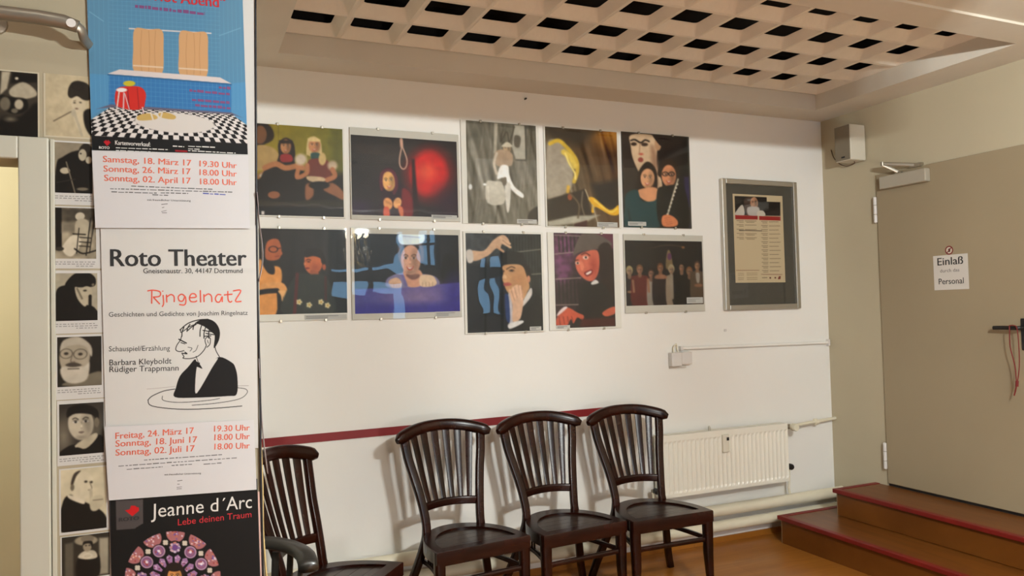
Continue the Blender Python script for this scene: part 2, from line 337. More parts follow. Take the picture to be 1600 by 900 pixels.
# ------------------------------------------------------------------ flat prints: painting into a point grid
GAIN = np.array([1.0, 1.0, 1.05])
class Pic:
    """a print: colours laid on a grid of points; drawing units are those of the enlarged photograph crop"""
    def __init__(s, quad, nx, ny, bg):
        s.nx, s.ny = nx, ny; u, v = np.meshgrid(np.linspace(0, 1, nx), np.linspace(0, 1, ny))
        (a, b, c, d) = [np.array(q, float) for q in quad]
        s.X = (a[0]*(1-u)+b[0]*u)*(1-v)+(d[0]*(1-u)+c[0]*u)*v; s.Y = (a[1]*(1-u)+b[1]*u)*(1-v)+(d[1]*(1-u)+c[1]*u)*v
        s.u, s.v = u, v; s.px = (s.X.max()-s.X.min())/nx
        s.c = np.zeros((ny, nx, 3)); s.c[:] = s._c(bg)
    def _c(s, c): return np.array([c, c, c] if isinstance(c, (int, float)) else c, float)
    def mix(s, m, col): m = np.clip(m, 0, 1)[..., None]; s.c = s.c*(1-m)+s._c(col)*m; return s
    def e(s, cx, cy, rx, ry, col, soft=.12, rot=0, a=1):
        t = math.radians(rot); dx, dy = s.X-cx, s.Y-cy; x = dx*math.cos(t)+dy*math.sin(t); y = -dx*math.sin(t)+dy*math.cos(t)
        d = np.sqrt((x/rx)**2+(y/ry)**2); soft = max(soft, 1.2*s.px/min(rx, ry)); return s.mix(a*((1-d)/soft+.5), col)
    def ring(s, cx, cy, rx, ry, w, col, a=1):
        d = np.abs(np.sqrt(((s.X-cx)/rx)**2+((s.Y-cy)/ry)**2)-1)*min(rx, ry); return s.mix(a*((w/2-d)/s.px+.5), col)
    def sd(s, pts):
        P = [np.array(p, float) for p in pts]; ins = np.zeros_like(s.X, bool); dm = np.full_like(s.X, 1e9)
        for p, q in zip(P, P[1:]+P[:1]):
            e_ = q-p; L2 = max(e_@e_, 1e-9); t = np.clip(((s.X-p[0])*e_[0]+(s.Y-p[1])*e_[1])/L2, 0, 1)
            dm = np.minimum(dm, np.hypot(s.X-p[0]-t*e_[0], s.Y-p[1]-t*e_[1]))
            if p[1] != q[1]: ins ^= ((p[1] > s.Y) != (q[1] > s.Y)) & (s.X < (q[0]-p[0])*(s.Y-p[1])/(q[1]-p[1])+p[0])
        return np.where(ins, dm, -dm)
    def p(s, pts, col, soft=1.5, a=1): soft = max(soft, s.px); return s.mix(a*(s.sd(pts)/soft+.5), col)
    def cp(s, pts, col, soft=1.5, a=1):      # smooth closed outline
        P = [Vector((*p, 0)) for p in pts]; n = len(P); out = []
        for i in range(n):
            A, B, D, E = P[i-1], P[i], P[(i+1) % n], P[(i+2) % n]
            for k in range(4):
                t = k/4; q = .5*((2*B)+(D-A)*t+(2*A-5*B+4*D-E)*t*t+(3*B-A-3*D+E)*t**3); out.append((q.x, q.y))
        return s.p(out, col, soft, a)
    def l(s, pts, w, col, soft=None, a=1, curve=True):
        if curve and len(pts) > 2: pts = [(q.x, q.y) for q in spline([(*p, 0) for p in pts], 4)]
        dm = np.full_like(s.X, 1e9)
        for p, q in zip(pts, pts[1:]):
            p, q = np.array(p, float), np.array(q, float); e_ = q-p; L2 = max(e_@e_, 1e-9)
            t = np.clip(((s.X-p[0])*e_[0]+(s.Y-p[1])*e_[1])/L2, 0, 1); dm = np.minimum(dm, np.hypot(s.X-p[0]-t*e_[0], s.Y-p[1]-t*e_[1]))
        soft = max(soft or 0, s.px); return s.mix(a*((w/2-dm)/soft+.5), col)
    def grad(s, p0, p1, c0, c1, a=1):
        d = np.array(p1, float)-np.array(p0, float); t = np.clip(((s.X-p0[0])*d[0]+(s.Y-p0[1])*d[1])/(d@d), 0, 1)[..., None]
        s.c = s.c*(1-a)+(s._c(c0)*(1-t)+s._c(c1)*t)*a; return s
    def streaks(s, n, amp, w=8, tilt=.1, seed=1):
        r = np.random.default_rng(seed)
        for i in range(n):
            x = r.uniform(s.X.min(), s.X.max()); y0 = r.uniform(s.Y.min(), s.Y.max()); L = r.uniform(.15, .5)*(s.Y.max()-s.Y.min())
            dx = (s.X-x-tilt*(s.Y-y0)-6*np.sin((s.Y-y0)/L*3+i)); m = np.exp(-(dx/w)**2)*np.exp(-((s.Y-y0)/L)**2)
            s.c = np.clip(s.c+(m*r.uniform(-1, 1)*amp)[..., None], 0, 255)
        return s
    def noise(s, cell, amp, seed=1):
        r = np.random.default_rng(seed); gy, gx = max(2, int((s.Y.max()-s.Y.min())/cell)+2), max(2, int((s.X.max()-s.X.min())/cell)+2)
        g = r.uniform(-1, 1, (gy, gx)); y = s.v*(gy-1.001); x = s.u*(gx-1.001); i, j = y.astype(int), x.astype(int); fy, fx = y-i, x-j
        n = g[i, j]*(1-fy)*(1-fx)+g[i, j+1]*(1-fy)*fx+g[i+1, j]*fy*(1-fx)+g[i+1, j+1]*fy*fx
        s.c = np.clip(s.c*(1+amp*n[..., None]), 0, 255); return s
    def soften(s, seed=1):
        """photographic softness: a light blur and gentle tonal variation"""
        s.noise(14, .035, seed); s.noise(34, .05, seed+7)
        p_ = np.pad(s.c, ((1, 1), (1, 1), (0, 0)), mode='edge')
        s.c = (p_[1:-1, 1:-1]*4+(p_[:-2, 1:-1]+p_[2:, 1:-1]+p_[1:-1, :-2]+p_[1:-1, 2:])*2+p_[:-2, :-2]+p_[2:, 2:]+p_[:-2, 2:]+p_[2:, :-2])/16
        return s
    def face(s, cx, cy, w, h, skin, tilt=0, turn=0, dark=None, lips=None, smile=False, shade=None):
        """a head seen from the front: oval, shaded side, brows, eyes, nose, mouth"""
        k = s._c(skin); dark = dark if dark is not None else tuple(k*.25); lips = lips if lips is not None else tuple(k*[.8, .45, .42])
        t = math.radians(tilt); ct, st = math.cos(t), math.sin(t)
        def R(x, y): x = x*w+turn*w*.5*(1-(2*x)**2); y = y*h; return cx+x*ct-y*st, cy+x*st+y*ct
        s.e(cx, cy, w/2, h/2, skin, .1, tilt)
        X, Y = R(-.26 if turn > 0 else .26, .05); s.e(X, Y, w*.22, h*.40, shade or tuple(k*.72), .8, tilt, .7)
        X, Y = R(0, .42); s.e(X, Y, w*.25, h*.08, tuple(k*.75), .6, tilt, .6)
        for q in (-1, 1):
            X, Y = R(q*.2, -.06); s.e(X, Y, w*.10, h*.035, 225, .5, tilt, .55); s.e(X, Y, w*.05, h*.038, dark, .4, tilt)
            a, b = R(q*.09, -.13), R(q*.31, -.15); m_ = R(q*.2, -.18); s.l([a, m_, b], h*.025, dark, a=.9)
            X, Y = R(q*.2, -.10); s.e(X, Y, w*.11, h*.03, tuple(k*.55), .7, tilt, .7)
        s.l([R(.02, -.05), R(.05, .12), R(-.01, .14)], h*.022, tuple(k*.6), a=.8)
        X, Y = R(.03, .08); s.e(X, Y, w*.04, h*.06, tuple(np.minimum(255, k*1.15)), .8, tilt, .6)
        if smile:
            s.cp([R(-.18, .22), R(0, .27), R(.19, .21), R(.08, .34), R(-.08, .34)], lips); s.cp([R(-.13, .245), R(0, .27), R(.14, .24), R(0, .31)], 235)
        else: s.cp([R(-.12, .26), R(0, .235), R(.12, .26), R(0, .31)], lips)
        return s
    def build(s, name, corners, mat, parent=None, label=None, gain=1.0):
        """corners: world TL, TR, BR, BL of the flat print"""
        a, b, c, d = [np.array(q, float) for q in corners]; u, v = s.u[..., None], s.v[..., None]
        P = ((a*(1-u)+b*u)*(1-v)+(d*(1-u)+c*u)*v).reshape(-1, 3)
        nx, ny = s.nx, s.ny; i = np.arange((ny-1)*(nx-1)); r, q = i//(nx-1), i % (nx-1); v0 = r*nx+q
        F = np.stack([v0, v0+nx, v0+nx+1, v0+1], 1)
        me = bpy.data.meshes.new(name); me.vertices.add(len(P)); me.vertices.foreach_set('co', P.ravel().astype(np.float32))
        me.loops.add(F.size); me.loops.foreach_set('vertex_index', F.ravel().astype(np.int32))
        me.polygons.add(len(F)); me.polygons.foreach_set('loop_start', np.arange(0, F.size, 4, dtype=np.int32))
        me.update(calc_edges=True)
        k = s.c/255; k = np.where(k <= .04045, k/12.92, ((k+.055)/1.055)**2.4)*GAIN*gain; k = np.clip(k, .003, .92)
        at = me.color_attributes.new('ink', 'FLOAT_COLOR', 'POINT'); col = np.ones((len(P), 4), np.float32); col[:, :3] = k.reshape(-1, 3)
        at.data.foreach_set('color', col.ravel()); me.materials.append(mat)
        o = bpy.data.objects.new(name, me); C.objects.link(o)
        if parent: o.parent = parent
        if label: o['label'] = label
        return o

def text(s, p0, p1, cap, mat, parent, bold=0.0, z_squash=None, name='lettering', inv=None, depth=.0004, font_shear=0):
    """flat lettering whose baseline runs from world point p0 to p1; cap = capital height in metres"""
    cu = bpy.data.curves.new('t', 'FONT'); cu.body = s; cu.size = 1;  cu.resolution_u = 3; cu.fill_mode = 'FRONT'; cu.shear = font_shear
    t = bpy.data.objects.new('t', cu); me = bpy.data.meshes.new_from_object(t); bpy.data.objects.remove(t); bpy.data.curves.remove(cu)
    n = len(me.vertices)
    if n == 0: return None
    co = np.empty(n*3, np.float32); me.vertices.foreach_get('co', co); co = co.reshape(-1, 3)
    x0, x1 = co[:, 0].min(), co[:, 0].max(); CAPH = .73
    p0, p1 = Vector(p0), Vector(p1); d = p1-p0; L = d.length; d.normalize()
    if parent is not None and inv is None: inv = parent.matrix_basis.inverted()
    up = Vector((0, 0, 1)); up = (up-d*up.dot(d)).normalized()
    out = [p0 + d*((x-x0)/(x1-x0)*L) + up*(y/CAPH*cap) for x, y, z in co]
    if inv is not None: out = [inv @ v for v in out]
    me.vertices.foreach_set('co', np.array(out, np.float32).ravel())
    if bold:       # a heavier face: the same outlines laid twice more, a hair to either side
        b2 = bmesh.new(); b2.from_mesh(me); src = me.copy(); sh = d*(bold/(x1-x0)*L)
        if inv is not None: sh = inv.to_3x3() @ sh
        nn = d.cross(up)
        if inv is not None: nn = inv.to_3x3() @ nn
        for q in (-1, 1):
            k0 = len(b2.verts); b2.from_mesh(src); b2.verts.ensure_lookup_table()
            for v in b2.verts[k0:]: v.co += sh*q+nn*(.00012*(q+3))
        b2.to_mesh(me); b2.free(); bpy.data.meshes.remove(src)
    me.materials.clear(); me.materials.append(mat); me.update(); me.name = name
    o = bpy.data.objects.new(name, me); C.objects.link(o)
    if parent: o.parent = parent
    return o
def textp(s, a, b, capx, Y, mat, parent, bold=0.0, **k):
    """the same, measured in photograph pixels on the plane y = Y"""
    sc = (CAM.y-Y)*-1/FPX*1.06
    return text(s, hit(*a, 1, Y), hit(*b, 1, Y), capx*sc, mat, parent, bold, **k)
def greek(lines, Y, mat, parent, h=1.6, seed=1, name='small_print'):
    """rows of print too small to read: word-long dashes of uneven height"""
    bm = bmesh.new(); r = random.Random(seed)
    inv = parent.matrix_basis.inverted()
    for (x0, y0, x1, y1) in lines:
        x = x0
        while x < x1:
            w = min(r.uniform(3, 11), x1-x); t0 = (x-x0)/(x1-x0+1e-6); t1 = (x+w-x0)/(x1-x0+1e-6)
            ya, yb = y0+(y1-y0)*t0, y0+(y1-y0)*t1; hh = h*r.uniform(.7, 1.1)
            q = [hit(x, ya, 1, Y), hit(x+w, yb, 1, Y), hit(x+w, yb-hh, 1, Y), hit(x, ya-hh, 1, Y)]
            bm.faces.new([bm.verts.new(inv @ v) for v in q]); x += w+r.uniform(1.2, 2.2)
    o = bm_obj(name, bm, mat, parent); return o

CROPS = {'A': (395, 180, 4.848), 'B': (395, 340, 4.848), 'C': (715, 180, 5.0), 'D': (715, 350, 5.0), 'E': (960, 190, 2.903), 'F': (1110, 260, 3.747),
         'P': (0, 0, 3.75), 'R': (130, 370, 3.214), 'J': (150, 640, 3.463), 'Y': (0, 200, 2.811), 'Z': (0, 510, 2.306)}
def px(crop, p): a = CROPS[crop]; return (a[0]+p[0]/a[2], a[1]+p[1]/a[2])
def rect_on(quad, Y, crop=None):
    """square up a photographed quad on the plane y=Y -> x0, x1, z0, z1"""
    P = [hit(*(px(crop, p) if crop else p), 1, Y) for p in quad]
    return ((P[0].x+P[3].x)/2, (P[1].x+P[2].x)/2, (P[2].z+P[3].z)/2, (P[0].z+P[1].z)/2)
PICS = {}
# --- two women in folk dress on a sofa
q = [(22, 62), (672, 103), (697, 770), (45, 757)]
p = Pic(q, 150, 145, (150, 132, 40)); PICS['f1'] = ('A', q, p)
p.grad((20, 100), (690, 100), (150, 128, 30), (112, 108, 36)); p.p([(180, 60), (186, 60), (190, 300), (184, 300)], (110, 95, 30), 4)
p.p([(560, 80), (680, 90), (700, 560), (600, 500)], (92, 90, 32), 40, .6); p.noise(60, .08)
p.p([(0, 470), (700, 440), (720, 800), (0, 800)], (30, 20, 14), 60); p.p([(20, 640), (720, 640), (720, 700), (20, 690)], (50, 42, 26), 25, .7); p.p([(20, 700), (720, 710), (720, 800), (20, 800)], (14, 10, 10), 20)
p.cp([(10, 70), (90, 60), (140, 110), (150, 170), (110, 210), (20, 230)], (38, 26, 16), 10); p.e(50, 150, 48, 70, (120, 78, 48)); p.cp([(15, 240), (130, 240), (190, 300), (180, 380), (60, 420), (15, 400)], (178, 146, 90), 8)
p.l([(40, 470), (110, 420), (170, 400)], 34, (160, 112, 70), 6); p.l([(60, 460), (145, 425)], 22, (200, 180, 150), 5)
p.cp([(185, 215), (240, 170), (300, 215), (312, 330), (300, 380), (185, 370), (190, 300)], (34, 22, 16), 6); p.face(240, 238, 78, 108, (190, 130, 82), smile=True); p.p([(190, 190), (290, 190), (292, 215), (192, 215)], (34, 22, 16), 5)
p.cp([(205, 300), (280, 300), (290, 350), (210, 355)], (150, 40, 40), 5)
p.cp([(150, 370), (330, 375), (400, 480), (390, 640), (90, 640), (60, 480)], (34, 26, 20), 10)
p.l([(90, 400), (170, 370), (240, 400), (330, 385), (370, 400)], 42, (178, 116, 72), 7); p.e(160, 605, 45, 28, (150, 92, 58))
p.cp([(400, 200), (450, 160), (505, 200), (520, 300), (545, 380), (520, 380), (400, 300), (415, 400), (400, 400)], (205, 178, 120), 6); p.face(457, 228, 90, 112, (205, 140, 92), smile=True)
p.p([(404, 175), (455, 158), (505, 185), (500, 200), (404, 196)], (214, 188, 128), 6)
p.cp([(430, 290), (500, 290), (495, 370), (450, 360)], (46, 76, 70), 5); p.cp([(415, 340), (560, 340), (590, 460), (520, 490), (425, 470)], (112, 50, 38), 8)
p.e(355, 335, 46, 44, (206, 186, 162), .5, 0, .9); p.e(600, 380, 40, 38, (196, 172, 142), .5, 0, .9); p.e(520, 330, 30, 50, (200, 170, 110), a=.7); p.l([(405, 380), (400, 440), (330, 470), (340, 400)], 34, (180, 116, 74), 7)
p.l([(600, 410), (620, 460), (560, 490)], 38, (176, 112, 72), 7); p.cp([(410, 462), (530, 470), (540, 500), (470, 510), (410, 490)], (205, 176, 138), 6)
p.cp([(395, 530), (450, 520), (455, 610), (400, 640)], (148, 94, 62), 14); p.cp([(530, 560), (600, 510), (690, 580), (690, 640), (620, 610)], (150, 96, 64), 12); p.e(500, 530, 80, 30, (26, 18, 14))
p.p([(70, 728), (92, 728), (92, 755), (70, 755)], (225, 215, 205))
# --- hooded figure beneath a noose, red glow
q = [(738, 143), (1545, 204), (1555, 775), (757, 755)]
p = Pic(q, 180, 130, (38, 30, 28)); PICS['f2'] = ('A', q, p)
p.grad((900, 140), (900, 780), (44, 36, 32), (30, 16, 24)); p.grad((1100, 180), (1150, 230), (24, 20, 18), (40, 32, 30), .5)
p.p([(750, 360), (1200, 375), (1200, 385), (750, 368)], (14, 10, 10), 4); p.e(1000, 320, 260, 120, (70, 60, 54), 1.2, 0, .5); p.e(1330, 450, 175, 190, (150, 20, 18), .7); p.e(1325, 440, 140, 165, (206, 30, 26), .35); p.e(1310, 430, 70, 60, (226, 74, 46), 1)
p.p([(1190, 330), (1215, 330), (1250, 770), (1200, 770)], (40, 10, 14), 14, .8); p.e(1480, 660, 120, 120, (50, 20, 40), 1.2, 0, .7); p.e(800, 700, 100, 60, (46, 26, 54), 1, 0, .8)
p.l([(1112, 165), (1112, 190)], 6, (205, 185, 165)); p.l([(1112, 185), (1116, 235)], 24, (206, 160, 135), 5); p.l([(1116, 240), (1100, 330), (1105, 385), (1130, 408), (1152, 385), (1155, 330), (1122, 240)], 10, (206, 165, 140), 3)
p.cp([(960, 430), (1010, 395), (1060, 420), (1100, 520), (1180, 580), (1200, 760), (960, 760), (970, 600), (950, 520)], (42, 16, 28), 14); p.cp([(1120, 560), (1190, 600), (1200, 760), (1130, 760)], (120, 24, 30), 18)
p.face(1020, 500, 98, 150, (240, 180, 105), tilt=-6, smile=True); p.e(1000, 440, 36, 20, (226, 170, 96), .6); p.l([(968, 560), (962, 490), (972, 440), (1005, 415), (1045, 425), (1072, 470), (1078, 540), (1060, 590)], 24, (92, 30, 44), 7)
p.e(1015, 670, 34, 46, (232, 160, 96), .2, -15); p.e(1085, 665, 30, 42, (240, 176, 110), .2, 15); p.cp([(985, 700), (1020, 700), (1028, 765), (985, 765)], (214, 90, 60), 8); p.cp([(1090, 690), (1125, 700), (1130, 765), (1105, 760)], (220, 120, 80), 8)
for k in range(4): p.l([(990+12*k, 640+6*k), (1005+11*k, 665+5*k)], 3, (150, 90, 50), a=.7); p.l([(1065+11*k, 640), (1075+10*k, 668)], 3, (150, 90, 50), a=.7)
p.e(765, 355, 22, 12, (14, 12, 8))
# --- two people by dark panel
q = [(95, 92), (708, 82), (713, 722), (60, 733)]
q = [(40, 92), (708, 82), (713, 722), (58, 735)]
p = Pic(q, 150, 145, (24, 22, 20)); PICS['g1'] = ('B', q, p)
p.grad((40, 100), (700, 700), (34, 30, 26), (22, 24, 24)); p.streaks(30, 8, 20, 0)
p.cp([(30, 330), (100, 370), (200, 380), (215, 480), (180, 540), (175, 730), (40, 740)], (224, 150, 76), 8); p.cp([(40, 110), (160, 90), (200, 170), (180, 200), (100, 190), (60, 300), (30, 330)], (30, 20, 16), 8)
p.cp([(105, 190), (185, 170), (212, 260), (190, 320), (120, 330), (90, 300)], (178, 92, 50), 6); p.ring(150, 246, 32, 22, 5, (20, 14, 12)); p.l([(182, 240), (205, 235)], 5, (20, 14, 12)); p.cp([(70, 340), (150, 360), (160, 430), (110, 420)], (26, 20, 20), 5)
p.e(208, 275, 10, 14, (190, 100, 56)); p.l([(165, 300), (195, 296)], 4, (110, 40, 30)); p.l([(90, 530), (200, 520), (230, 560)], 60, (226, 158, 88), 6); p.l([(50, 570), (110, 560), (180, 555)], 36, (18, 14, 14), 5)
for k in range(4): p.l([(195+14*k, 560), (215+18*k, 590+8*k), (222+16*k, 630-6*k)], 14, (236, 178, 110), 3)
p.cp([(385, 300), (400, 240), (500, 240), (540, 320), (540, 370), (480, 310)], (20, 16, 14), 6)
p.cp([(395, 290), (500, 295), (520, 360), (490, 410), (430, 425), (392, 390), (385, 350)], (200, 104, 56), 5); p.e(535, 372, 14, 24, (170, 80, 44)); p.l([(398, 322), (414, 316), (432, 322)], 6, (50, 24, 16)); p.e(416, 334, 11, 5, (60, 28, 20)); p.e(470, 380, 36, 40, (160, 76, 44), .9, 0, .6); p.l([(396, 325), (384, 356), (398, 362)], 5, (150, 70, 44)); p.cp([(390, 380), (415, 376), (424, 386), (394, 392)], (120, 40, 32), 3); p.e(388, 350, 9, 14, (214, 120, 70)); p.cp([(392, 300), (400, 240), (500, 236), (548, 320), (540, 350), (515, 340), (505, 305), (450, 290)], (24, 18, 16), 5)
p.cp([(430, 400), (490, 410), (480, 460), (440, 465)], (160, 82, 48), 6); p.cp([(330, 430), (420, 430), (540, 440), (600, 560), (600, 730), (230, 730), (250, 560)], (36, 42, 36), 12); p.l([(330, 430), (310, 730)], 26, (78, 26, 26), 4); p.l([(545, 450), (545, 620)], 20, (60, 28, 26), 4)
for cx, cy in ((345, 640), (420, 662), (510, 640), (560, 665)):
    for k in range(5): p.e(cx+14*math.cos(k*1.257), cy+14*math.sin(k*1.257), 9, 9, (214, 198, 150), .4)
    p.e(cx, cy, 7, 7, (190, 150, 60))
# --- smiling woman leaning over a blue blanket
q = [(770, 120), (1560, 133), (1568, 712), (770, 728)]
p = Pic(q, 180, 140, (16, 18, 24)); PICS['g2'] = ('B', q, p)
p.grad((770, 200), (1560, 200), (26, 28, 34), (18, 18, 22)); p.cp([(1440, 300), (1500, 280), (1530, 340), (1520, 500), (1430, 500)], (12, 10, 10), 12)
p.p([(750, 540), (1000, 535), (1600, 490), (1600, 760), (750, 760)], (70, 66, 140), 8); p.grad((1000, 500), (1000, 740), (116, 104, 156), (54, 46, 132), 0); p.e(1240, 600, 240, 110, (140, 116, 150), 1.2, 0, .6); p.p([(750, 660), (1600, 640), (1600, 760), (750, 760)], (50, 44, 136), 50, .8); p.e(1520, 600, 80, 160, (40, 32, 120), 1, 0, .6)
p.cp([(1000, 520), (1010, 460), (1100, 420), (1180, 425), (1260, 425), (1370, 445), (1410, 500), (1350, 515), (1200, 525), (1080, 535)], (122, 114, 146), 6)
p.cp([(1130, 400), (1260, 400), (1270, 510), (1160, 520)], (206, 150, 120), 6); p.l([(1120, 430), (1150, 515)], 22, (110, 100, 150), 4); p.cp([(1150, 430), (1250, 430), (1240, 460), (1190, 470)], (120, 80, 70), 10)
p.face(1187, 320, 152, 225, (214, 160, 130), smile=True, turn=-.1); p.cp([(1100, 330), (1095, 230), (1120, 185), (1270, 190), (1282, 320), (1262, 240), (1190, 205), (1120, 240)], (60, 50, 48), 5)
p.cp([(1098, 330), (1092, 250), (1110, 200), (1140, 195), (1112, 260), (1112, 330)], (96, 72, 54), 4); p.cp([(1250, 200), (1285, 230), (1286, 330), (1268, 330), (1262, 260)], (96, 72, 54), 4); p.cp([(1108, 118), (1282, 114), (1284, 190), (1190, 205), (1106, 196)], (226, 240, 250), 4); p.l([(1130, 140), (1260, 150)], 5, (150, 165, 185))  # pale patch over the forehead: window reflection painted into the print
p.cp([(1020, 480), (1080, 455), (1115, 490), (1105, 530), (1040, 530)], (214, 172, 140), 4); p.cp([(1260, 440), (1350, 440), (1385, 490), (1360, 520), (1260, 520)], (220, 190, 156), 4)
for k in range(4): p.l([(1035+20*k, 500), (1038+20*k, 532)], 4, (150, 105, 85)); p.l([(1275+26*k, 490), (1275+26*k, 520)], 4, (160, 125, 100))
# --- silver wrinkled print with a figure in white
q = [(62, 40), (612, 82), (630, 862), (85, 850)]
p = Pic(q, 125, 165, (120, 114, 98)); PICS['f3'] = ('C', q, p)
p.grad((70, 60), (600, 820), (112, 106, 90), (122, 116, 100)); p.streaks(70, 46, 14, .25, 3); p.streaks(60, 30, 7, -.1, 8); p.grad((62, 40), (62, 130), (70, 68, 58), (112, 106, 90), .35); p.e(120, 150, 60, 60, (84, 82, 68), 1, 0, .5)
p.p([(280, 60), (310, 60), (300, 300), (275, 300)], (176, 168, 148), 8, .8); p.p([(440, 75), (520, 80), (530, 345), (450, 345), (420, 250)], (182, 176, 158), 5, .85); p.cp([(440, 160), (490, 170), (480, 250), (440, 240)], (100, 92, 78), 8, .8); p.p([(524, 78), (615, 84), (620, 110), (524, 105)], (60, 58, 52), 20, .5); p.p([(524, 80), (535, 80), (540, 350), (528, 350)], (80, 76, 66), 4, .8)
p.l([(450, 352), (535, 356)], 5, (60, 54, 46)); p.l([(350, 110), (330, 210), (380, 130), (400, 210), (440, 90)], 10, (78, 70, 56), 6, .8)
p.face(380, 262, 60, 85, (196, 166, 128)); p.cp([(340, 240), (380, 210), (420, 235), (412, 250), (350, 250)], (214, 202, 176), 5); p.cp([(290, 290), (340, 270), (420, 300), (425, 380), (400, 400), (310, 400), (280, 350)], (176, 150, 122), 8); p.l([(300, 300), (280, 380), (300, 460)], 22, (206, 192, 170), 6, .8)
p.cp([(330, 400), (390, 400), (400, 470), (440, 560), (510, 620), (500, 650), (420, 590), (360, 495), (305, 500)], (250, 246, 238), 8); p.cp([(220, 530), (290, 520), (350, 540), (360, 690), (230, 690)], (205, 198, 180), 8); p.cp([(365, 550), (410, 550), (400, 740), (378, 745)], (222, 216, 202), 8); p.l([(235, 560), (240, 680)], 8, (226, 220, 205), 4); p.cp([(345, 500), (375, 490), (375, 545), (350, 550)], (110, 100, 84), 6)
p.e(100, 565, 14, 22, (235, 235, 230)); p.e(210, 545, 13, 9, (250, 248, 240)); p.cp([(560, 760), (630, 720), (630, 830), (550, 830)], (60, 54, 46), 12, .9)
# --- golden outline, yellow glove with a cigarette
q = [(688, 92), (1252, 130), (1256, 878), (698, 865)]
p = Pic(q, 125, 165, (80, 62, 40)); PICS['f4'] = ('C', q, p)
p.grad((690, 400), (1250, 300), (96, 86, 66), (92, 58, 28)); p.e(1210, 130, 130, 110, (190, 130, 50), 1.3, 0, .8); p.streaks(45, 34, 12, .25, 5); p.p([(690, 80), (1100, 110), (960, 250), (690, 160)], (60, 50, 38), 60, .8)
p.cp([(700, 240), (790, 205), (880, 320), (900, 500), (850, 600), (700, 660)], (168, 156, 136), 20, .95); p.p([(700, 660), (990, 575), (1010, 640), (1040, 790), (700, 870)], (44, 30, 20), 16); p.p([(1040, 540), (1260, 500), (1260, 760), (1080, 700)], (34, 26, 24), 50, .9)
p.l([(725, 225), (790, 200), (850, 250), (900, 310), (930, 370), (930, 440), (905, 520)], 30, (214, 178, 60), 10); p.l([(830, 290), (880, 330), (910, 400)], 44, (226, 196, 86), 14); p.l([(840, 300), (870, 380), (910, 450), (915, 500)], 14, (246, 224, 130), 8); p.l([(860, 560), (855, 600)], 24, (214, 168, 60), 12); p.e(870, 640, 18, 26, (150, 70, 30))
p.p([(700, 830), (900, 785), (1100, 780), (1000, 830), (700, 870)], (176, 170, 150), 16); p.p([(900, 850), (1000, 820), (1000, 880), (900, 880)], (70, 30, 24), 8); p.l([(880, 620), (940, 700), (930, 800)], 16, (100, 84, 64), 10, .8); p.l([(970, 600), (960, 700), (980, 780)], 14, (120, 106, 88), 8, .7)
p.cp([(1010, 650), (1060, 645), (1180, 740), (1255, 700), (1258, 770), (1190, 780), (1090, 725), (1060, 720), (1055, 760), (1035, 755), (1040, 700)], (236, 178, 34), 5); p.l([(1060, 665), (1180, 755), (1240, 730)], 12, (250, 214, 90), 6); p.l([(1045, 700), (1090, 870)], 7, (190, 176, 150)); p.l([(990, 580), (1020, 660)], 7, (210, 196, 160))
# --- couple in front of a painted face, clarinet
q = [(38, 48), (335, 72), (342, 485), (42, 478)]
p = Pic(q, 115, 155, (34, 24, 22)); PICS['f5'] = ('E', q, p)
p.grad((40, 60), (340, 100), (52, 40, 34), (26, 20, 20)); p.p([(310, 70), (345, 72), (345, 250), (310, 250)], (12, 8, 10), 6); p.p([(315, 250), (345, 250), (345, 480), (325, 480)], (44, 34, 72), 10)
p.cp([(78, 60), (180, 62), (195, 110), (190, 200), (215, 290), (170, 320), (120, 250), (85, 170), (76, 110)], (214, 184, 148), 4); p.e(198, 102, 15, 30, (190, 146, 108)); p.cp([(170, 52), (210, 70), (212, 110), (192, 90)], (34, 24, 22), 3); p.l([(78, 86), (95, 82), (120, 96), (140, 84), (158, 90)], 7, (28, 22, 20)); p.e(90, 102, 13, 8, (60, 44, 36)); p.e(138, 104, 15, 8, (60, 44, 36)); p.e(121, 148, 11, 5, (196, 96, 76)); p.e(119, 174, 12, 11, (150, 70, 60)); p.l([(118, 100), (113, 148)], 4, (170, 130, 100)); p.cp([(160, 120), (190, 130), (200, 280), (180, 300)], (170, 130, 100), 14, .7)
p.cp([(112, 220), (150, 182), (188, 222), (190, 310), (160, 320), (95, 330), (100, 270)], (34, 18, 12), 5); p.face(148, 258, 62, 88, (224, 164, 118), smile=True, tilt=4); p.cp([(108, 310), (185, 300), (190, 350), (150, 365), (110, 340)], (214, 150, 106), 4)
p.cp([(52, 330), (100, 310), (120, 360), (180, 360), (192, 330), (200, 480), (45, 480), (45, 400)], (22, 62, 66), 5); p.l([(60, 400), (70, 470)], 8, (14, 40, 44), 6, .8)
p.cp([(205, 200), (240, 166), (285, 195), (290, 260), (200, 250)], (42, 26, 18), 4); p.face(245, 246, 66, 98, (214, 142, 98), smile=True); 
for cx in (229, 258): p.ring(cx, 238, 13, 9, 3, (22, 14, 12))
p.cp([(190, 320), (225, 295), (290, 290), (325, 330), (335, 480), (205, 480)], (18, 14, 14), 5); p.l([(288, 262), (262, 340), (232, 440)], 14, (56, 48, 40), 2); p.l([(288, 262), (262, 340), (232, 440)], 6, (196, 186, 160), 1.5)
for k in range(9): p.e(284-6*k, 285+17*k, 5, 4, (220, 212, 190), .4)
p.cp([(212, 430), (250, 425), (282, 450), (275, 475), (215, 475)], (216, 130, 84), 4)
for k in range(4): p.l([(222+3*k, 440+9*k), (250+3*k, 436+9*k)], 2, (150, 80, 54), a=.8)
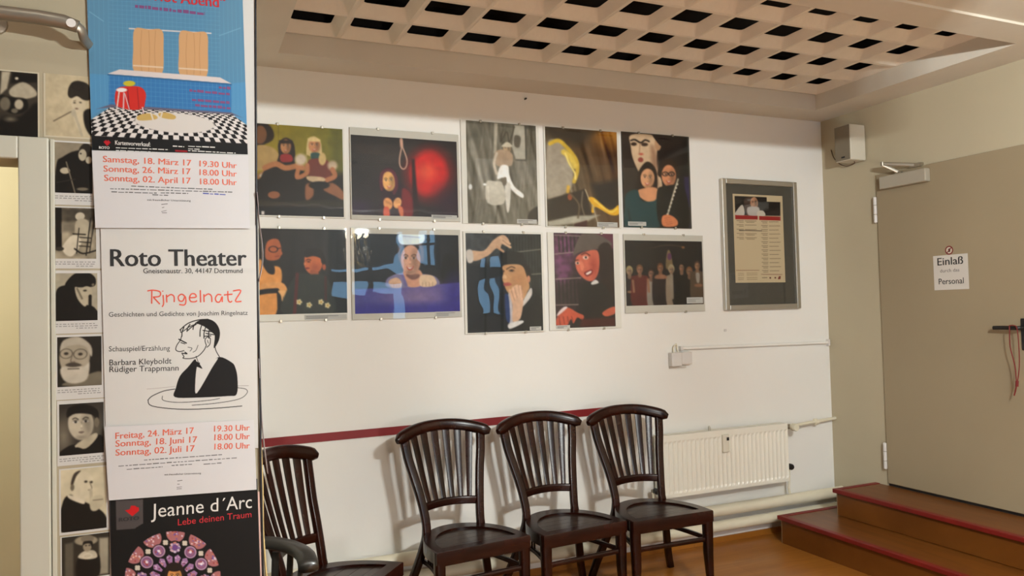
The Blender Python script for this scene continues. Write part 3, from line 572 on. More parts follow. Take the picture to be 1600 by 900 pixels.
# --- group of people standing on a stage
q = [(50, 540), (400, 542), (403, 832), (52, 832)]
p = Pic(q, 135, 110, (22, 16, 18)); PICS['g5'] = ('E', q, p)
p.grad((50, 560), (50, 830), (32, 26, 26), (14, 10, 14)); p.l([(160, 575), (240, 560), (315, 568)], 5, (96, 70, 50), 2); p.e(312, 570, 8, 6, (180, 120, 70)); p.e(120, 600, 60, 50, (40, 34, 34), 1.2, 0, .6); p.cp([(238, 590), (252, 590), (262, 660), (230, 665)], (168, 140, 90), 5); p.e(248, 612, 10, 16, (120, 60, 110))
for cx, cy, sk, hair, top, hw in ((68, 678, (214, 170, 130), (226, 200, 130), (30, 20, 30), 24), (113, 672, (206, 140, 104), (150, 96, 60), (120, 26, 24), 40), (163, 690, (196, 140, 110), (70, 40, 30), (200, 190, 170), 20), (205, 665, (214, 146, 100), (130, 70, 40), (34, 18, 26), 36), (255, 672, (226, 184, 140), (224, 204, 150), (206, 182, 150), 26), (302, 662, (206, 150, 110), (26, 16, 14), (14, 10, 12), 44), (338, 682, (200, 150, 110), (176, 110, 60), (24, 16, 16), 22), (376, 655, (214, 156, 110), (90, 60, 44), (112, 90, 66), 34)):
    p.cp([(cx-hw, cy+45), (cx-hw*.6, cy+25), (cx+hw*.6, cy+25), (cx+hw, cy+45), (cx+hw*.9, 832), (cx-hw*.9, 832)], top, 4)
    p.e(cx, cy+24, 9, 12, tuple(v*.8 for v in sk)); p.e(cx, cy-4, 15, 21, hair, .2); p.face(cx, cy+2, 22, 32, sk)
p.l([(82, 720), (86, 770)], 10, (206, 140, 100), 4); p.l([(148, 715), (152, 770)], 10, (206, 140, 100), 4); p.cp([(188, 695), (225, 695), (232, 712), (180, 712)], (206, 140, 100), 4); p.cp([(368, 690), (386, 690), (384, 730), (372, 730)], (220, 210, 190), 3); p.e(66, 770, 10, 5, (200, 150, 110)); p.l([(255, 700), (256, 800)], 16, (206, 190, 160), 6); p.e(380, 745, 20, 8, (190, 130, 90)); p.grad((50, 760), (50, 835), (22, 16, 18), (16, 10, 16), .35)
# --- woman with bowler hat, hand reaching in
q = [(62, 72), (648, 80), (662, 835), (80, 848)]
p = Pic(q, 130, 165, (32, 33, 33)); PICS['g3'] = ('D', q, p)
p.grad((60, 100), (650, 100), (66, 68, 68), (40, 42, 40)); p.noise(26, .2, 4); p.p([(60, 300), (380, 300), (400, 850), (60, 850)], (34, 36, 38), 40, .8)
for x in range(380, 660, 24): p.l([(x, 100), (x+6, 560)], 10, (24, 26, 24), 5, .6)
for a, b in (((410, 225), (650, 198)), ((530, 398), (650, 390)), ((560, 578), (655, 572))): p.l([a, b], 7, (130, 126, 112), 2)
p.p([(205, 240), (218, 240), (218, 845), (205, 845)], (10, 10, 12), 3); p.p([(325, 200), (345, 200), (350, 845), (330, 845)], (12, 12, 14), 3)
p.cp([(335, 310), (350, 230), (420, 215), (500, 235), (520, 330), (420, 320)], (30, 30, 28), 5); p.cp([(480, 320), (550, 330), (565, 420), (500, 440)], (28, 22, 20), 5)
p.cp([(345, 330), (420, 315), (500, 330), (535, 420), (555, 500), (520, 580), (450, 600), (380, 530), (355, 470), (342, 430), (350, 380)], (198, 150, 104), 4); p.e(548, 432, 14, 28, (200, 140, 106)); p.l([(375, 355), (410, 335), (440, 345)], 7, (60, 40, 30)); p.e(415, 365, 22, 9, (90, 64, 50), .5); p.e(415, 365, 9, 7, (30, 24, 22)); p.e(352, 370, 8, 9, (90, 64, 50)); p.cp([(348, 400), (368, 400), (375, 425), (345, 425)], (224, 180, 134), 6); p.cp([(352, 465), (395, 458), (415, 478), (360, 486)], (176, 90, 80), 3); p.e(470, 450, 60, 80, (170, 116, 76), 1.2, 0, .5)
p.cp([(560, 500), (640, 560), (660, 700), (660, 850), (400, 850), (480, 760), (490, 660)], (22, 22, 24), 5); p.cp([(490, 650), (505, 600), (565, 500), (572, 560), (510, 640)], (214, 206, 196), 3); p.cp([(385, 560), (410, 560), (425, 770), (395, 780)], (190, 184, 186), 5); p.cp([(360, 560), (390, 570), (400, 760), (370, 740)], (44, 62, 104), 6)
p.cp([(400, 540), (440, 480), (490, 500), (505, 600), (480, 740), (420, 760), (420, 640)], (214, 172, 140), 4)
for a, b in (((425, 600), (400, 520)), ((445, 580), (425, 500)), ((470, 570), (455, 485)), ((490, 580), (480, 490))): p.l([a, b], 20, (222, 178, 144), 4); p.l([(a[0]+11, a[1]), (b[0]+11, b[1])], 3, (150, 105, 82))
p.cp([(390, 780), (490, 755), (500, 775), (400, 820)], (220, 216, 210), 3)
p.cp([(100, 210), (200, 210), (270, 130), (340, 86), (385, 110), (400, 160), (350, 150), (330, 190), (360, 220), (300, 190), (230, 250), (120, 290)], (205, 166, 132), 4); p.l([(330, 110), (400, 155)], 20, (214, 176, 140), 4); p.l([(335, 140), (405, 182)], 20, (214, 176, 140), 4); p.l([(300, 180), (350, 215)], 18, (196, 152, 116), 4); p.cp([(65, 215), (110, 205), (120, 290), (80, 300)], (206, 196, 184), 4); p.l([(345, 128), (395, 168)], 3, (130, 95, 75))
# --- leaning man in a hat with red lit face
q = [(752, 70), (1218, 72), (1232, 805), (768, 810)]
p = Pic(q, 105, 160, (34, 24, 30)); PICS['g4'] = ('D', q, p)
p.grad((760, 100), (1200, 700), (70, 40, 58), (30, 20, 22)); p.cp([(760, 120), (900, 100), (880, 420), (770, 440)], (96, 48, 84), 30, .7); p.noise(24, .3, 6)
for x in range(790, 970, 30): p.l([(x, 95), (x+6, 215)], 12, (26, 22, 22), 5, .7); p.l([(x, 440), (x+6, 620)], 12, (18, 16, 18), 5, .6)
for a, b in (((757, 88), (968, 94)), ((757, 236), (960, 214)), ((765, 430), (960, 420)), ((768, 630), (960, 628))): p.l([a, b], 7, (150, 134, 124), 2)
p.cp([(1060, 75), (1225, 75), (1228, 180), (1140, 190)], (96, 44, 64), 8); p.cp([(965, 80), (1090, 76), (1210, 150), (1140, 185), (965, 215), (900, 240)], (92, 80, 74), 4); p.cp([(1100, 180), (1200, 170), (1225, 500), (1150, 640), (1110, 400)], (36, 18, 20), 10)
p.cp([(925, 260), (1000, 215), (1090, 205), (1108, 300), (1090, 400), (1040, 448), (975, 420), (925, 350)], (206, 102, 78), 4); p.e(1060, 330, 30, 80, (170, 70, 56), 1, 0, .7); p.e(998, 262, 22, 15, (240, 200, 180)); p.e(1000, 260, 8, 9, (30, 14, 12)); p.e(935, 305, 18, 12, (230, 190, 170)); p.e(936, 305, 7, 8, (30, 14, 12)); p.l([(965, 240), (1000, 226), (1030, 245)], 7, (60, 22, 20)); p.l([(915, 285), (940, 280)], 7, (60, 22, 20))
p.cp([(950, 290), (975, 300), (985, 345), (965, 365)], (226, 126, 96), 5); p.cp([(985, 380), (1045, 355), (1050, 385), (1010, 410)], (120, 30, 34), 3); p.cp([(1000, 385), (1040, 365), (1040, 380), (1010, 398)], (236, 220, 206), 2)
p.cp([(960, 470), (1060, 460), (1150, 480), (1230, 640), (1232, 810), (900, 810), (940, 650)], (28, 22, 24), 8); p.cp([(1040, 460), (1075, 435), (1100, 460), (1050, 475)], (220, 214, 206), 3)
p.cp([(770, 740), (810, 670), (860, 650), (930, 690), (980, 715), (970, 750), (930, 730), (900, 775), (880, 740), (850, 790), (775, 790)], (196, 84, 58), 4); p.cp([(772, 715), (790, 680), (830, 645), (855, 650), (800, 700)], (226, 206, 200), 3)
for k in range(4): p.l([(790+32*k, 720), (800+32*k, 785-8*k)], 5, (110, 34, 26), 3)
p.cp([(1125, 700), (1170, 665), (1230, 650), (1230, 700), (1190, 720), (1150, 725)], (196, 92, 66), 4); p.p([(960, 740), (1232, 730), (1232, 808), (940, 808)], (70, 22, 22), 14, .7)
# --- programme sheet in the aluminium frame
q = [(136, 162), (425, 172), (436, 682), (142, 678)]
p = Pic(q, 130, 215, (198, 178, 142)); PICS['prog'] = ('F', q, p)
p.p([(147, 175), (332, 180), (332, 206), (412, 208), (412, 290), (148, 286)], (26, 18, 16)); p.cp([(200, 200), (240, 180), (275, 200), (280, 285), (215, 285)], (64, 44, 36), 4); p.face(258, 215, 44, 70, (176, 128, 96)); p.cp([(220, 240), (285, 240), (280, 288), (225, 288)], (178, 170, 160), 8); p.cp([(150, 270), (190, 225), (200, 286), (150, 286)], (190, 180, 165), 4); p.cp([(280, 262), (310, 260), (322, 288), (275, 288)], (200, 190, 170), 4)
p.p([(148, 286), (277, 290), (277, 312), (148, 310)], (150, 24, 22)); p.p([(286, 291), (412, 294), (412, 318), (286, 314)], (150, 24, 22))
r = random.Random(5)
def tinyrow(x0, x1, y, col=(90, 74, 60), h=3):
    x = x0
    while x < x1: w = r.uniform(5, 14); p.l([(x, y), (min(x+w, x1), y+.3)], h, col, a=.75, curve=False); x += w+3
for y in (318, 342, 368, 392, 416):
    tinyrow(156, 194, y); tinyrow(204, 268, y+2); tinyrow(170, 194, y+9)
    if y > 380 or y == 318: tinyrow(212, 256, y+10)
p.l([(170, 374), (300, 378)], 5, (80, 64, 54), a=.8)
for k, y in enumerate(range(322, 612, 24)):
    tinyrow(298, 334, y); tinyrow(344, 408 if k % 2 else 398, y+3); tinyrow(306, 332, y+9)
p.l([(148, 606), (280, 608)], 2.5, (110, 60, 50)); p.l([(292, 632), (416, 636)], 2.5, (110, 60, 50))
for y in (624, 634, 650, 660): tinyrow(158, 190, y, h=2); tinyrow(208, 268, y, h=2)
for x in (345, 375): p.e(x, 654, 5, 5, (90, 40, 34))
p.p([(398, 645), (408, 645), (406, 662), (392, 664), (392, 655)], (110, 40, 34)); tinyrow(298, 326, 652, h=4)

# --- blue bathroom poster (its two comic figures are not drawn: plain rounded stand-ins)
q = [(508, -60), (1420, -60), (1452, 905), (540, 880)]
p = Pic(q, 245, 262, (84, 134, 164)); PICS['blue'] = ('P', q, p)
p.p([(640, -60), (1270, -60), (1270, 500), (630, 440)], (82, 132, 162)); p.e(560, 60, 120, 300, (92, 136, 160), 1.2, 0, .35); p.e(1360, 60, 140, 260, (100, 140, 160), 1.2, 0, .4); p.p([(630, 440), (1350, 490), (1350, 670), (630, 615)], (50, 112, 166)); p.p([(500, 430), (630, 440), (630, 615), (510, 705)], (80, 140, 180)); p.p([(1350, 490), (1460, 480), (1460, 735), (1350, 665)], (80, 140, 180))
for k in range(36):
    x = 520+26*k; p.l([(x, -60), (x+14, 640)], 2.2, (104, 164, 196), a=.45, curve=False)
for k in range(28):
    y = -50+26*k
    p.l([(630, y), (1280, y+44)], 2.2, (104, 164, 196), a=.4, curve=False)
p.l([(525, 70), (600, 125)], 4, (126, 176, 200), a=.7); p.l([(1275, 210), (1408, 165)], 4, (126, 176, 200), a=.7)
# two plain beige towels hang where the comic figures are
p.l([(745, 168), (1225, 196)], 7, (206, 200, 194), curve=False)
for x0, y0 in ((775, 170), (1040, 186)):
    p.cp([(x0, y0), (x0+80, y0+4), (x0+158, y0+9), (x0+166, y0+120), (x0+158, y0+262), (x0+80, y0+256), (x0-4, y0+250), (x0-8, y0+120)], (198, 154, 106), 4)
    for k in range(1, 4): p.l([(x0+40*k, y0+10), (x0+40*k+6*(-1)**k, y0+130), (x0+40*k, y0+250)], 3, (160, 118, 78), a=.7)
    p.l([(x0-6, y0+215), (x0+162, y0+226)], 9, (214, 190, 160), a=.8, curve=False)
p.p([(622, 434), (690, 408), (1280, 455), (1352, 492)], (206, 196, 190)); p.p([(622, 434), (1352, 492), (1352, 500), (624, 443)], (40, 90, 130), 3, .8)
p.p([(528, 705), (640, 628), (1350, 668), (1452, 738), (1452, 845), (536, 798)], (214, 208, 200))
cx = (p.X-640)/(1350-640); 
yt = 628+(p.X-640)*.0563; dep = np.clip((p.Y-yt)/150, 0, 1.3); inside = p.sd([(528, 705), (640, 628), (1350, 668), (1452, 738), (1452, 845), (536, 798)])
row = np.floor(np.sqrt(np.maximum(dep, 0))*11+.2); xs_ = (p.X-1000)/(1+.45*dep); colm = np.floor(xs_/21)
p.mix(((row+colm) % 2 == 0)*1.0*(inside > 0), (14, 12, 14)); p.p([(560, 640), (640, 612), (1350, 660), (1420, 690), (1350, 672), (640, 630)], (96, 92, 110), 4, .8)
p.e(1010, 720, 238, 58, (206, 200, 190), .02, 4); p.cp([(792, 680), (850, 664), (902, 680), (895, 700), (800, 706)], (190, 160, 90), 3); p.cp([(912, 665), (960, 660), (1012, 680), (1000, 700), (930, 690)], (190, 160, 90), 3); p.l([(868, 660), (880, 700)], 9, (210, 200, 180)); p.l([(935, 655), (925, 690)], 9, (210, 200, 180))
p.cp([(668, 540), (700, 510), (800, 508), (838, 545), (835, 600), (822, 635), (760, 645), (700, 632), (668, 612)], (196, 40, 30), 4); p.l([(735, 520), (745, 640)], 6, (110, 20, 40), 3, .7); p.l([(790, 515), (800, 636)], 5, (120, 20, 24), 3, .7); p.l([(688, 540), (672, 665)], 7, (214, 200, 190)); p.l([(715, 545), (712, 640)], 7, (206, 180, 180)); p.l([(820, 630), (826, 665)], 7, (206, 180, 180)); p.e(702, 528, 30, 12, (222, 216, 210)); p.l([(720, 550), (745, 640)], 5, (206, 190, 190))
p.e(745, 490, 34, 16, (190, 176, 40))
p.p([(535, 795), (1452, 842), (1455, 910), (540, 885)], (12, 9, 12), 3); p.p([(1010, 878), (1082, 882), (1082, 892), (1010, 888)], (160, 20, 30), 2)
p.p([(602, 832), (616, 820), (622, 828), (628, 820), (642, 834), (622, 856)], (186, 24, 34), 3)
# --- drawing of a man standing in water (ink illustration, printed area only)
q = [(315, 405), (835, 405), (835, 875), (315, 875)]
p = Pic(q, 330, 300, (192.5, 190.8, 183.5)); PICS['ink'] = ('R', q, p)
K = (14, 12, 12); G0 = p.c[0, 0].copy()
p.l([(325, 820), (345, 800), (400, 775), (455, 765)], 4, K, a=.85); p.l([(325, 820), (345, 850), (480, 866), (640, 862), (795, 850)], 4, K, a=.85); p.l([(395, 800), (400, 822), (480, 832), (620, 822), (680, 812)], 3, K, a=.8); p.l([(540, 846), (660, 836), (780, 815), (822, 785), (815, 765), (770, 758)], 3, K, a=.8); p.l([(320, 765), (380, 760), (455, 752)], 2, (150, 140, 134)); p.l([(740, 750), (830, 748)], 2, (120, 112, 108))
p.cp([(455, 805), (460, 760), (480, 700), (520, 655), (555, 615), (565, 640), (580, 640), (560, 780), (640, 640), (680, 604), (740, 630), (760, 655), (772, 710), (768, 790), (720, 800), (560, 808)], K, 2); p.cp([(568, 640), (600, 650), (670, 608), (640, 660), (565, 785), (556, 740)], tuple(G0), 2); p.cp([(520, 655), (560, 625), (592, 662), (570, 655), (545, 650)], K, 2)
p.l([(655, 540), (660, 570), (678, 602)], 4, K); p.l([(560, 600), (575, 640)], 3, K)
p.cp([(560, 430), (610, 412), (655, 428), (680, 470), (676, 520), (650, 560), (655, 500), (640, 480), (600, 450)], K, 2); p.l([(480, 468), (520, 435), (570, 418), (620, 414)], 5, K); p.l([(484, 468), (488, 480), (530, 450), (580, 432)], 4, K)
for x0, y0, x1, y1 in ((500, 455, 490, 500), (530, 440, 515, 475), (560, 432, 545, 465), (590, 440, 580, 500), (610, 450, 600, 510), (630, 460, 625, 510), (600, 500, 635, 498), (610, 485, 650, 492), (595, 470, 660, 480), (520, 470, 560, 440)): p.l([(x0, y0), ((x0+x1)/2-4, (y0+y1)/2), (x1, y1)], 5, K)
p.l([(488, 500), (482, 520), (465, 545), (460, 568), (478, 577), (500, 572)], 4, K); p.l([(475, 515), (500, 528), (512, 534)], 6, K); p.l([(485, 532), (505, 538)], 4, K); p.l([(490, 585), (515, 588), (505, 580)], 5, K); p.l([(492, 590), (500, 602), (496, 610), (530, 612), (570, 600), (600, 570), (612, 545)], 4, K); p.l([(520, 555), (540, 560), (530, 575)], 2.5, K); p.l([(570, 545), (560, 570), (545, 580)], 2.5, K)
p.l([(612, 545), (605, 520), (615, 505), (632, 510), (630, 540), (615, 555)], 4, K); p.l([(618, 520), (622, 535)], 3, K)
# --- black poster with a rose window
q = [(78, 490), (873, 423), (885, 905), (85, 905)]
p = Pic(q, 240, 150, (12, 9, 10)); PICS['rose'] = ('J', q, p)
p.p([(105, 492), (245, 486), (246, 642), (108, 652)], (74, 68, 66), 2); p.p([(152, 546), (176, 540), (184, 520), (206, 521), (212, 528), (223, 530), (224, 548), (190, 578), (176, 566)], (196, 22, 26), 3)
CX, CY = 408, 915; rr_ = random.Random(8)
def ros(r_, deg): a_ = math.radians(deg); return CX+r_*math.sin(a_)*1.0, CY-r_*math.cos(a_)
def mottled(x, y, rx, ry, base, rot=0, n=14):
    p.e(x, y, rx, ry, base, .1, rot)
    for _ in range(n):
        a_, d_ = rr_.uniform(0, 6.28), rr_.uniform(.1, .85); c = rr_.choice([(226, 190, 180), (150, 60, 60), (110, 84, 150), (196, 120, 90), (214, 200, 210)])
        p.e(x+rx*d_*math.cos(a_), y+ry*d_*math.sin(a_), 5, 5, c, .5, 0, .75)
for k in range(-3, 4):
    dg = k*30-0
    x, y = ros(246, dg+2); mottled(x, y, 50, 50, (166, 104, 104), n=30)
ringm = np.hypot(p.X-CX, p.Y-CY); p.mix(((ringm-256)/3+.5)*(ringm < 340), (12, 9, 10))
for k in range(-3, 4):
    x, y = ros(200, k*30+15+2)
    for q_ in range(4): p.e(x+8*math.cos(q_*PI/2+.78), y+8*math.sin(q_*PI/2+.78), 8, 8, (206, 196, 176), .3)
for k in range(-4, 5):
    x, y = ros(168, k*30+2); p.e(x, y, 37, 37, (12, 9, 10), .05); 
    if k % 3 == 0:
        for q_ in range(8): mottled(x+22*math.cos(q_*.785), y+22*math.sin(q_*.785), 9, 9, (160, 130, 160), n=2)
        p.e(x, y, 15, 15, (110, 70, 130))
    else:
        p.e(x, y, 33, 33, (176, 140, 160), .06); p.e(x, y, 26, 26, (120, 84, 124), .1); mottled(x, y, 20, 20, (150, 96, 120), n=9); p.e(x, y, 7, 7, (226, 214, 220))
for k in range(-5, 6):
    dg = k*22+10
    a_, b_, c_, d_, e_ = ros(76, dg-5), ros(76, dg+5), ros(118, dg+8.5), ros(132, dg), ros(118, dg-8.5)
    p.p([a_, b_, c_, d_, e_], (156, 116, 156), 2)
    for _ in range(7): t_ = rr_.uniform(80, 122); x, y = ros(t_, dg+rr_.uniform(-6, 6)); p.e(x, y, 4, 4, rr_.choice([(206, 176, 200), (120, 60, 90), (196, 130, 110)]), .5)
p.e(CX+2, CY-30, 52, 58, (34, 22, 16), .12); p.face(CX+4, CY-10, 76, 100, (206, 142, 76)); p.e(CX+2, CY-62, 44, 24, (34, 22, 16), .2)

# --- black and white author portraits
def bw(name, crop, q, nx, ny, bg): P_ = Pic(q, nx, ny, bg); PICS[name] = (crop, q, P_); return P_
BK, DK, MD, LT, WH = (24, 21, 17), (52, 47, 38), (112, 104, 86), (176, 166, 140), (206, 196, 170)
p = bw('w_rest', 'P', [(-6, 415), (214, 430), (228, 800), (-6, 795)], 60, 100, (58, 52, 42))
p.p([(10, 420), (60, 420), (40, 520), (0, 560)], LT, 10); p.p([(70, 425), (214, 430), (214, 480), (60, 490)], BK, 14); p.cp([(60, 520), (130, 480), (200, 520), (210, 560), (130, 580), (60, 560)], LT, 8); p.cp([(0, 560), (60, 570), (150, 580), (160, 640), (90, 670), (20, 640)], BK, 8); p.e(110, 612, 26, 30, LT, .3); p.e(85, 650, 20, 14, MD, .4); p.e(30, 610, 30, 40, MD, .3); p.cp([(10, 690), (120, 680), (220, 600), (228, 800), (0, 800)], BK, 20); p.e(60, 700, 40, 16, MD, .8, 0, .6); p.e(95, 460, 10, 8, WH, .6)
p = bw('w_cigholder', 'P', [(262, 440), (540, 440), (545, 800), (272, 800)], 78, 100, (190, 176, 142))
p.cp([(420, 640), (470, 620), (520, 640), (545, 800), (490, 800), (440, 720)], (200, 186, 152), 6); p.cp([(490, 650), (540, 640), (545, 790), (500, 740)], BK, 8); p.e(458, 600, 42, 56, (200, 186, 154), .1); p.cp([(395, 555), (405, 500), (450, 470), (520, 490), (530, 570), (490, 580), (450, 560), (415, 575)], (44, 38, 30), 5); p.e(455, 500, 45, 30, (40, 34, 28)); p.e(435, 600, 7, 4, DK); p.e(470, 596, 7, 4, DK); p.l([(430, 590), (442, 587)], 3, DK); p.e(448, 634, 9, 4, (90, 70, 60)); p.l([(316, 715), (430, 645)], 6, (90, 80, 64)); p.e(430, 660, 14, 22, LT); p.l([(440, 670), (480, 790)], 16, LT, 5)
p = bw('w_cane', 'Y', [(236, 62), (400, 68), (410, 288), (240, 284)], 80, 100, (140, 130, 108))
p.cp([(270, 130), (330, 100), (400, 110), (410, 288), (250, 286), (242, 230), (250, 150)], BK, 6); p.cp([(345, 90), (370, 66), (400, 85), (402, 150), (380, 130), (350, 125)], (40, 34, 28), 4); p.e(360, 118, 18, 26, LT); p.e(388, 140, 14, 16, LT); p.e(285, 188, 22, 14, LT); p.l([(290, 150), (332, 286)], 6, MD); p.e(365, 268, 26, 7, MD, .4); p.l([(250, 240), (330, 225)], 4, DK); p.e(352, 112, 4, 3, BK)
p = bw('w_rocking', 'Y', [(242, 350), (410, 352), (434, 576), (244, 572)], 84, 96, (150, 140, 116))
p.p([(240, 350), (415, 350), (415, 410), (240, 415)], (72, 66, 54), 20); p.noise(20, .2); p.p([(242, 350), (268, 350), (272, 530), (244, 530)], BK, 4); p.p([(268, 415), (415, 415), (430, 460), (268, 460)], (120, 112, 94), 10, .6)
p.e(346, 388, 20, 18, (190, 180, 156)); p.cp([(330, 410), (380, 405), (395, 470), (380, 500), (335, 500)], LT, 5); p.cp([(275, 520), (320, 470), (360, 500), (325, 560), (290, 555)], WH, 5); p.l([(392, 395), (385, 560)], 5, BK); p.l([(345, 440), (340, 550)], 4, BK); p.l([(410, 390), (400, 550)], 4, BK); p.l([(320, 465), (375, 468)], 5, BK)
for y in (480, 500, 518): p.l([(350, y), (400, y+4)], 4, BK)
p.l([(330, 530), (370, 552), (432, 538)], 6, BK); p.e(262, 530, 20, 9, DK)
p = bw('w_beret', 'Y', [(242, 636), (414, 640), (442, 846), (246, 846)], 84, 96, (166, 158, 134))
p.cp([(245, 720), (280, 690), (330, 700), (370, 770), (420, 790), (442, 846), (245, 846)], BK, 4); p.cp([(285, 680), (320, 640), (370, 634), (408, 660), (410, 695), (370, 700), (330, 700), (290, 700)], BK, 3); p.e(375, 728, 28, 32, LT); p.cp([(325, 700), (350, 710), (385, 760), (375, 785), (340, 750)], LT, 4); p.l([(335, 705), (360, 750)], 8, MD, 3); p.e(402, 690, 6, 6, MD); p.l([(395, 740), (400, 790)], 14, BK, 4); p.e(370, 715, 8, 4, DK)
p = bw('w_beard', 'Z', [(203, 38), (362, 36), (370, 214), (210, 216)], 78, 88, (36, 32, 26))
p.cp([(225, 210), (300, 180), (366, 165), (370, 214)], MD, 5); p.e(268, 108, 55, 70, (160, 150, 128), .1); p.cp([(215, 90), (225, 50), (280, 38), (325, 70), (328, 110), (300, 70), (240, 70)], (176, 168, 148), 5); p.cp([(222, 145), (300, 145), (322, 130), (315, 190), (270, 205), (230, 190)], (190, 182, 162), 6); p.ring(237, 97, 22, 17, 2.2, DK, .8); p.ring(288, 100, 24, 18, 2.2, DK, .8); p.e(237, 97, 8, 5, DK); p.e(288, 100, 8, 5, DK); p.cp([(235, 138), (262, 128), (295, 140), (262, 146)], (70, 62, 52), 4); p.l([(262, 95), (254, 125), (268, 127)], 4, (110, 100, 84)); p.l([(245, 152), (285, 152)], 3, DK)
p = bw('w_bowtie', 'Z', [(210, 284), (372, 270), (376, 455), (217, 466)], 80, 92, (52, 47, 40))
p.e(230, 400, 30, 70, (120, 112, 94), 1, 0, .7); p.e(350, 370, 28, 60, (90, 84, 70), 1, 0, .7); p.cp([(220, 464), (250, 430), (300, 420), (355, 390), (376, 410), (376, 455)], BK, 4); p.cp([(270, 430), (340, 385), (350, 400), (310, 440)], LT, 3); p.face(290, 350, 92, 118, (186, 176, 152), dark=(24, 20, 16), tilt=-5, lips=(110, 96, 84)); p.cp([(240, 330), (245, 295), (300, 280), (350, 300), (352, 345), (330, 318), (270, 315)], BK, 4); p.e(348, 345, 9, 18, MD); p.cp([(275, 436), (300, 442), (310, 455), (285, 460)], BK, 3)
p = bw('w_finger', 'Z', [(215, 518), (374, 506), (393, 728), (224, 740)], 80, 100, (200, 190, 158))
p.cp([(224, 640), (250, 605), (300, 630), (360, 660), (388, 690), (393, 728), (226, 738)], BK, 4); p.e(292, 574, 42, 52, (204, 194, 164), .08); p.cp([(252, 565), (262, 530), (285, 520), (270, 540), (258, 575)], (56, 48, 40), 4); p.e(258, 580, 7, 12, MD); p.e(305, 560, 6, 4, DK); p.e(325, 562, 5, 4, DK); p.l([(318, 560), (328, 585), (316, 590)], 3, MD); p.l([(325, 590), (330, 640)], 11, LT, 3); p.cp([(325, 620), (365, 610), (375, 640), (350, 665), (328, 660)], (190, 180, 150), 4); p.l([(335, 628), (370, 625)], 3, MD); p.cp([(245, 605), (300, 625), (300, 640), (250, 620)], WH, 3)
p = bw('w_hatlady', 'Z', [(220, 758), (393, 745), (398, 905), (226, 905)], 80, 76, (50, 45, 36))
p.p([(355, 765), (390, 765), (392, 900), (360, 900)], (150, 142, 120), 8); p.p([(232, 780), (262, 775), (266, 900), (236, 900)], (90, 84, 70), 8); p.e(308, 772, 42, 17, (150, 140, 116), .2); p.e(312, 765, 24, 14, (120, 110, 92), .2); p.cp([(275, 850), (300, 815), (340, 815), (360, 840), (355, 905), (285, 905)], BK, 4); p.cp([(280, 830), (300, 810), (338, 810), (350, 835), (315, 840)], (190, 180, 155), 3); p.e(313, 792, 16, 20, (150, 138, 114)); p.cp([(296, 790), (300, 775), (330, 776), (330, 800), (322, 784), (304, 784)], BK, 2); p.e(308, 790, 3, 2, BK); p.e(320, 790, 3, 2, BK); p.ring(314, 828, 16, 8, 4, WH)
for n_, (k_, v_) in enumerate(PICS.items()):
    if k_ not in ('ink', 'rose', 'blue', 'prog'): v_[2].soften(n_)
# ------------------------------------------------------------------ pictures on the back wall
PG = 'frameless glass pictures on the white wall'
def framed(key, label, outer, tilt=0.0, margin=board_m, captions=(), rz=0):
    x0, x1, z0, z1 = rect_on(outer, -.012); xc = (x0+x1)/2
    root = empty('glass_picture', (xc, -.002-abs(math.sin(rz))*.25-max(0, -tilt)*.5, z0), label, 'picture', PG, rotx=tilt, rotz=rz)
    w = (x1-x0)/2; h = z1-z0
    box('backing_board', (-w, -.008, 0), (w, -.001, h), margin, root)
    crop, q, P_ = PICS[key]; a, b, c, d = rect_on(q, -.012, crop)
    a, b = max(a-xc, -w+.001), min(b-xc, w-.001); c, d = max(c-z0, .002), min(d-z0, h-.002)
    P_.build('print', [(a, -.0088, d), (b, -.0088, d), (b, -.0088, c), (a, -.0088, c)], photo_paper, root)
    for cr, cq in captions:
        e, f, g, i = rect_on(cq, -.012, cr); cc = box('caption_card', (e-xc, -.0098, max(g-z0, .003)), (f-xc, -.0090, i-z0), paper, root)
        for k in range(3):
            zz = i-z0-(i-g)*(.28+.22*k); box('caption_line', (e-xc+.008, -.0101, zz-.0011), (e-xc+(f-e)*(.55 if k else .8), -.0098, zz+.0011), ink_grey, cc)
    gl = box('glass_pane', (-w, -.0128, 0), (w, -.0106, h), glass, root)
    for k, (bx, bz) in enumerate(((-w*.5, 0), (w*.5, 0), (-w*.5, h), (w*.5, h))):
        box('clip', (bx-.006, -.0145, bz-.006 if bz == 0 else bz-.008), (bx+.006, .0, bz+.008 if bz == 0 else bz+.006), steel, root, bev=.001)
    return root
framed('f1', 'glass picture of two women in folk dress on a sofa against yellow-green', [(398, 192), (537, 200), (540, 341), (400, 338)], margin=white_board_m)
framed('f2', 'glass picture of a hooded woman under a noose beside a red glow', [(546, 202), (717, 207), (719, 346), (549, 343)], captions=[('A', [(1352, 752), (1545, 762), (1548, 790), (1355, 782)])], tilt=-0.004)
framed('f3', 'silvery wrinkled glass picture with a pale figure in white', [(720, 187), (841, 196), (845, 351), (723, 350)], margin=white_board_m, captions=[('C', [(464, 812), (618, 815), (620, 848), (466, 845)])])
framed('f4', 'glass picture with a golden outline and a yellow glove holding a cigarette', [(850, 197), (968, 206), (970, 356), (853, 355)], margin=white_board_m, captions=[('C', [(1090, 835), (1250, 838), (1250, 875), (1092, 870)])])
framed('f5', 'glass picture of a smiling couple with a clarinet before a painted face', [(972, 206), (1078, 213), (1080, 357), (975, 355)], margin=mat_grey, captions=[('E', [(62, 452), (144, 456), (145, 474), (63, 471)])])
framed('g1', 'glass picture of a person with glasses facing a man with edelweiss braces', [(400, 357), (541, 355), (543, 499), (403, 503)], margin=white_board_m, captions=[('B', [(390, 738), (712, 730), (712, 768), (392, 775)])])
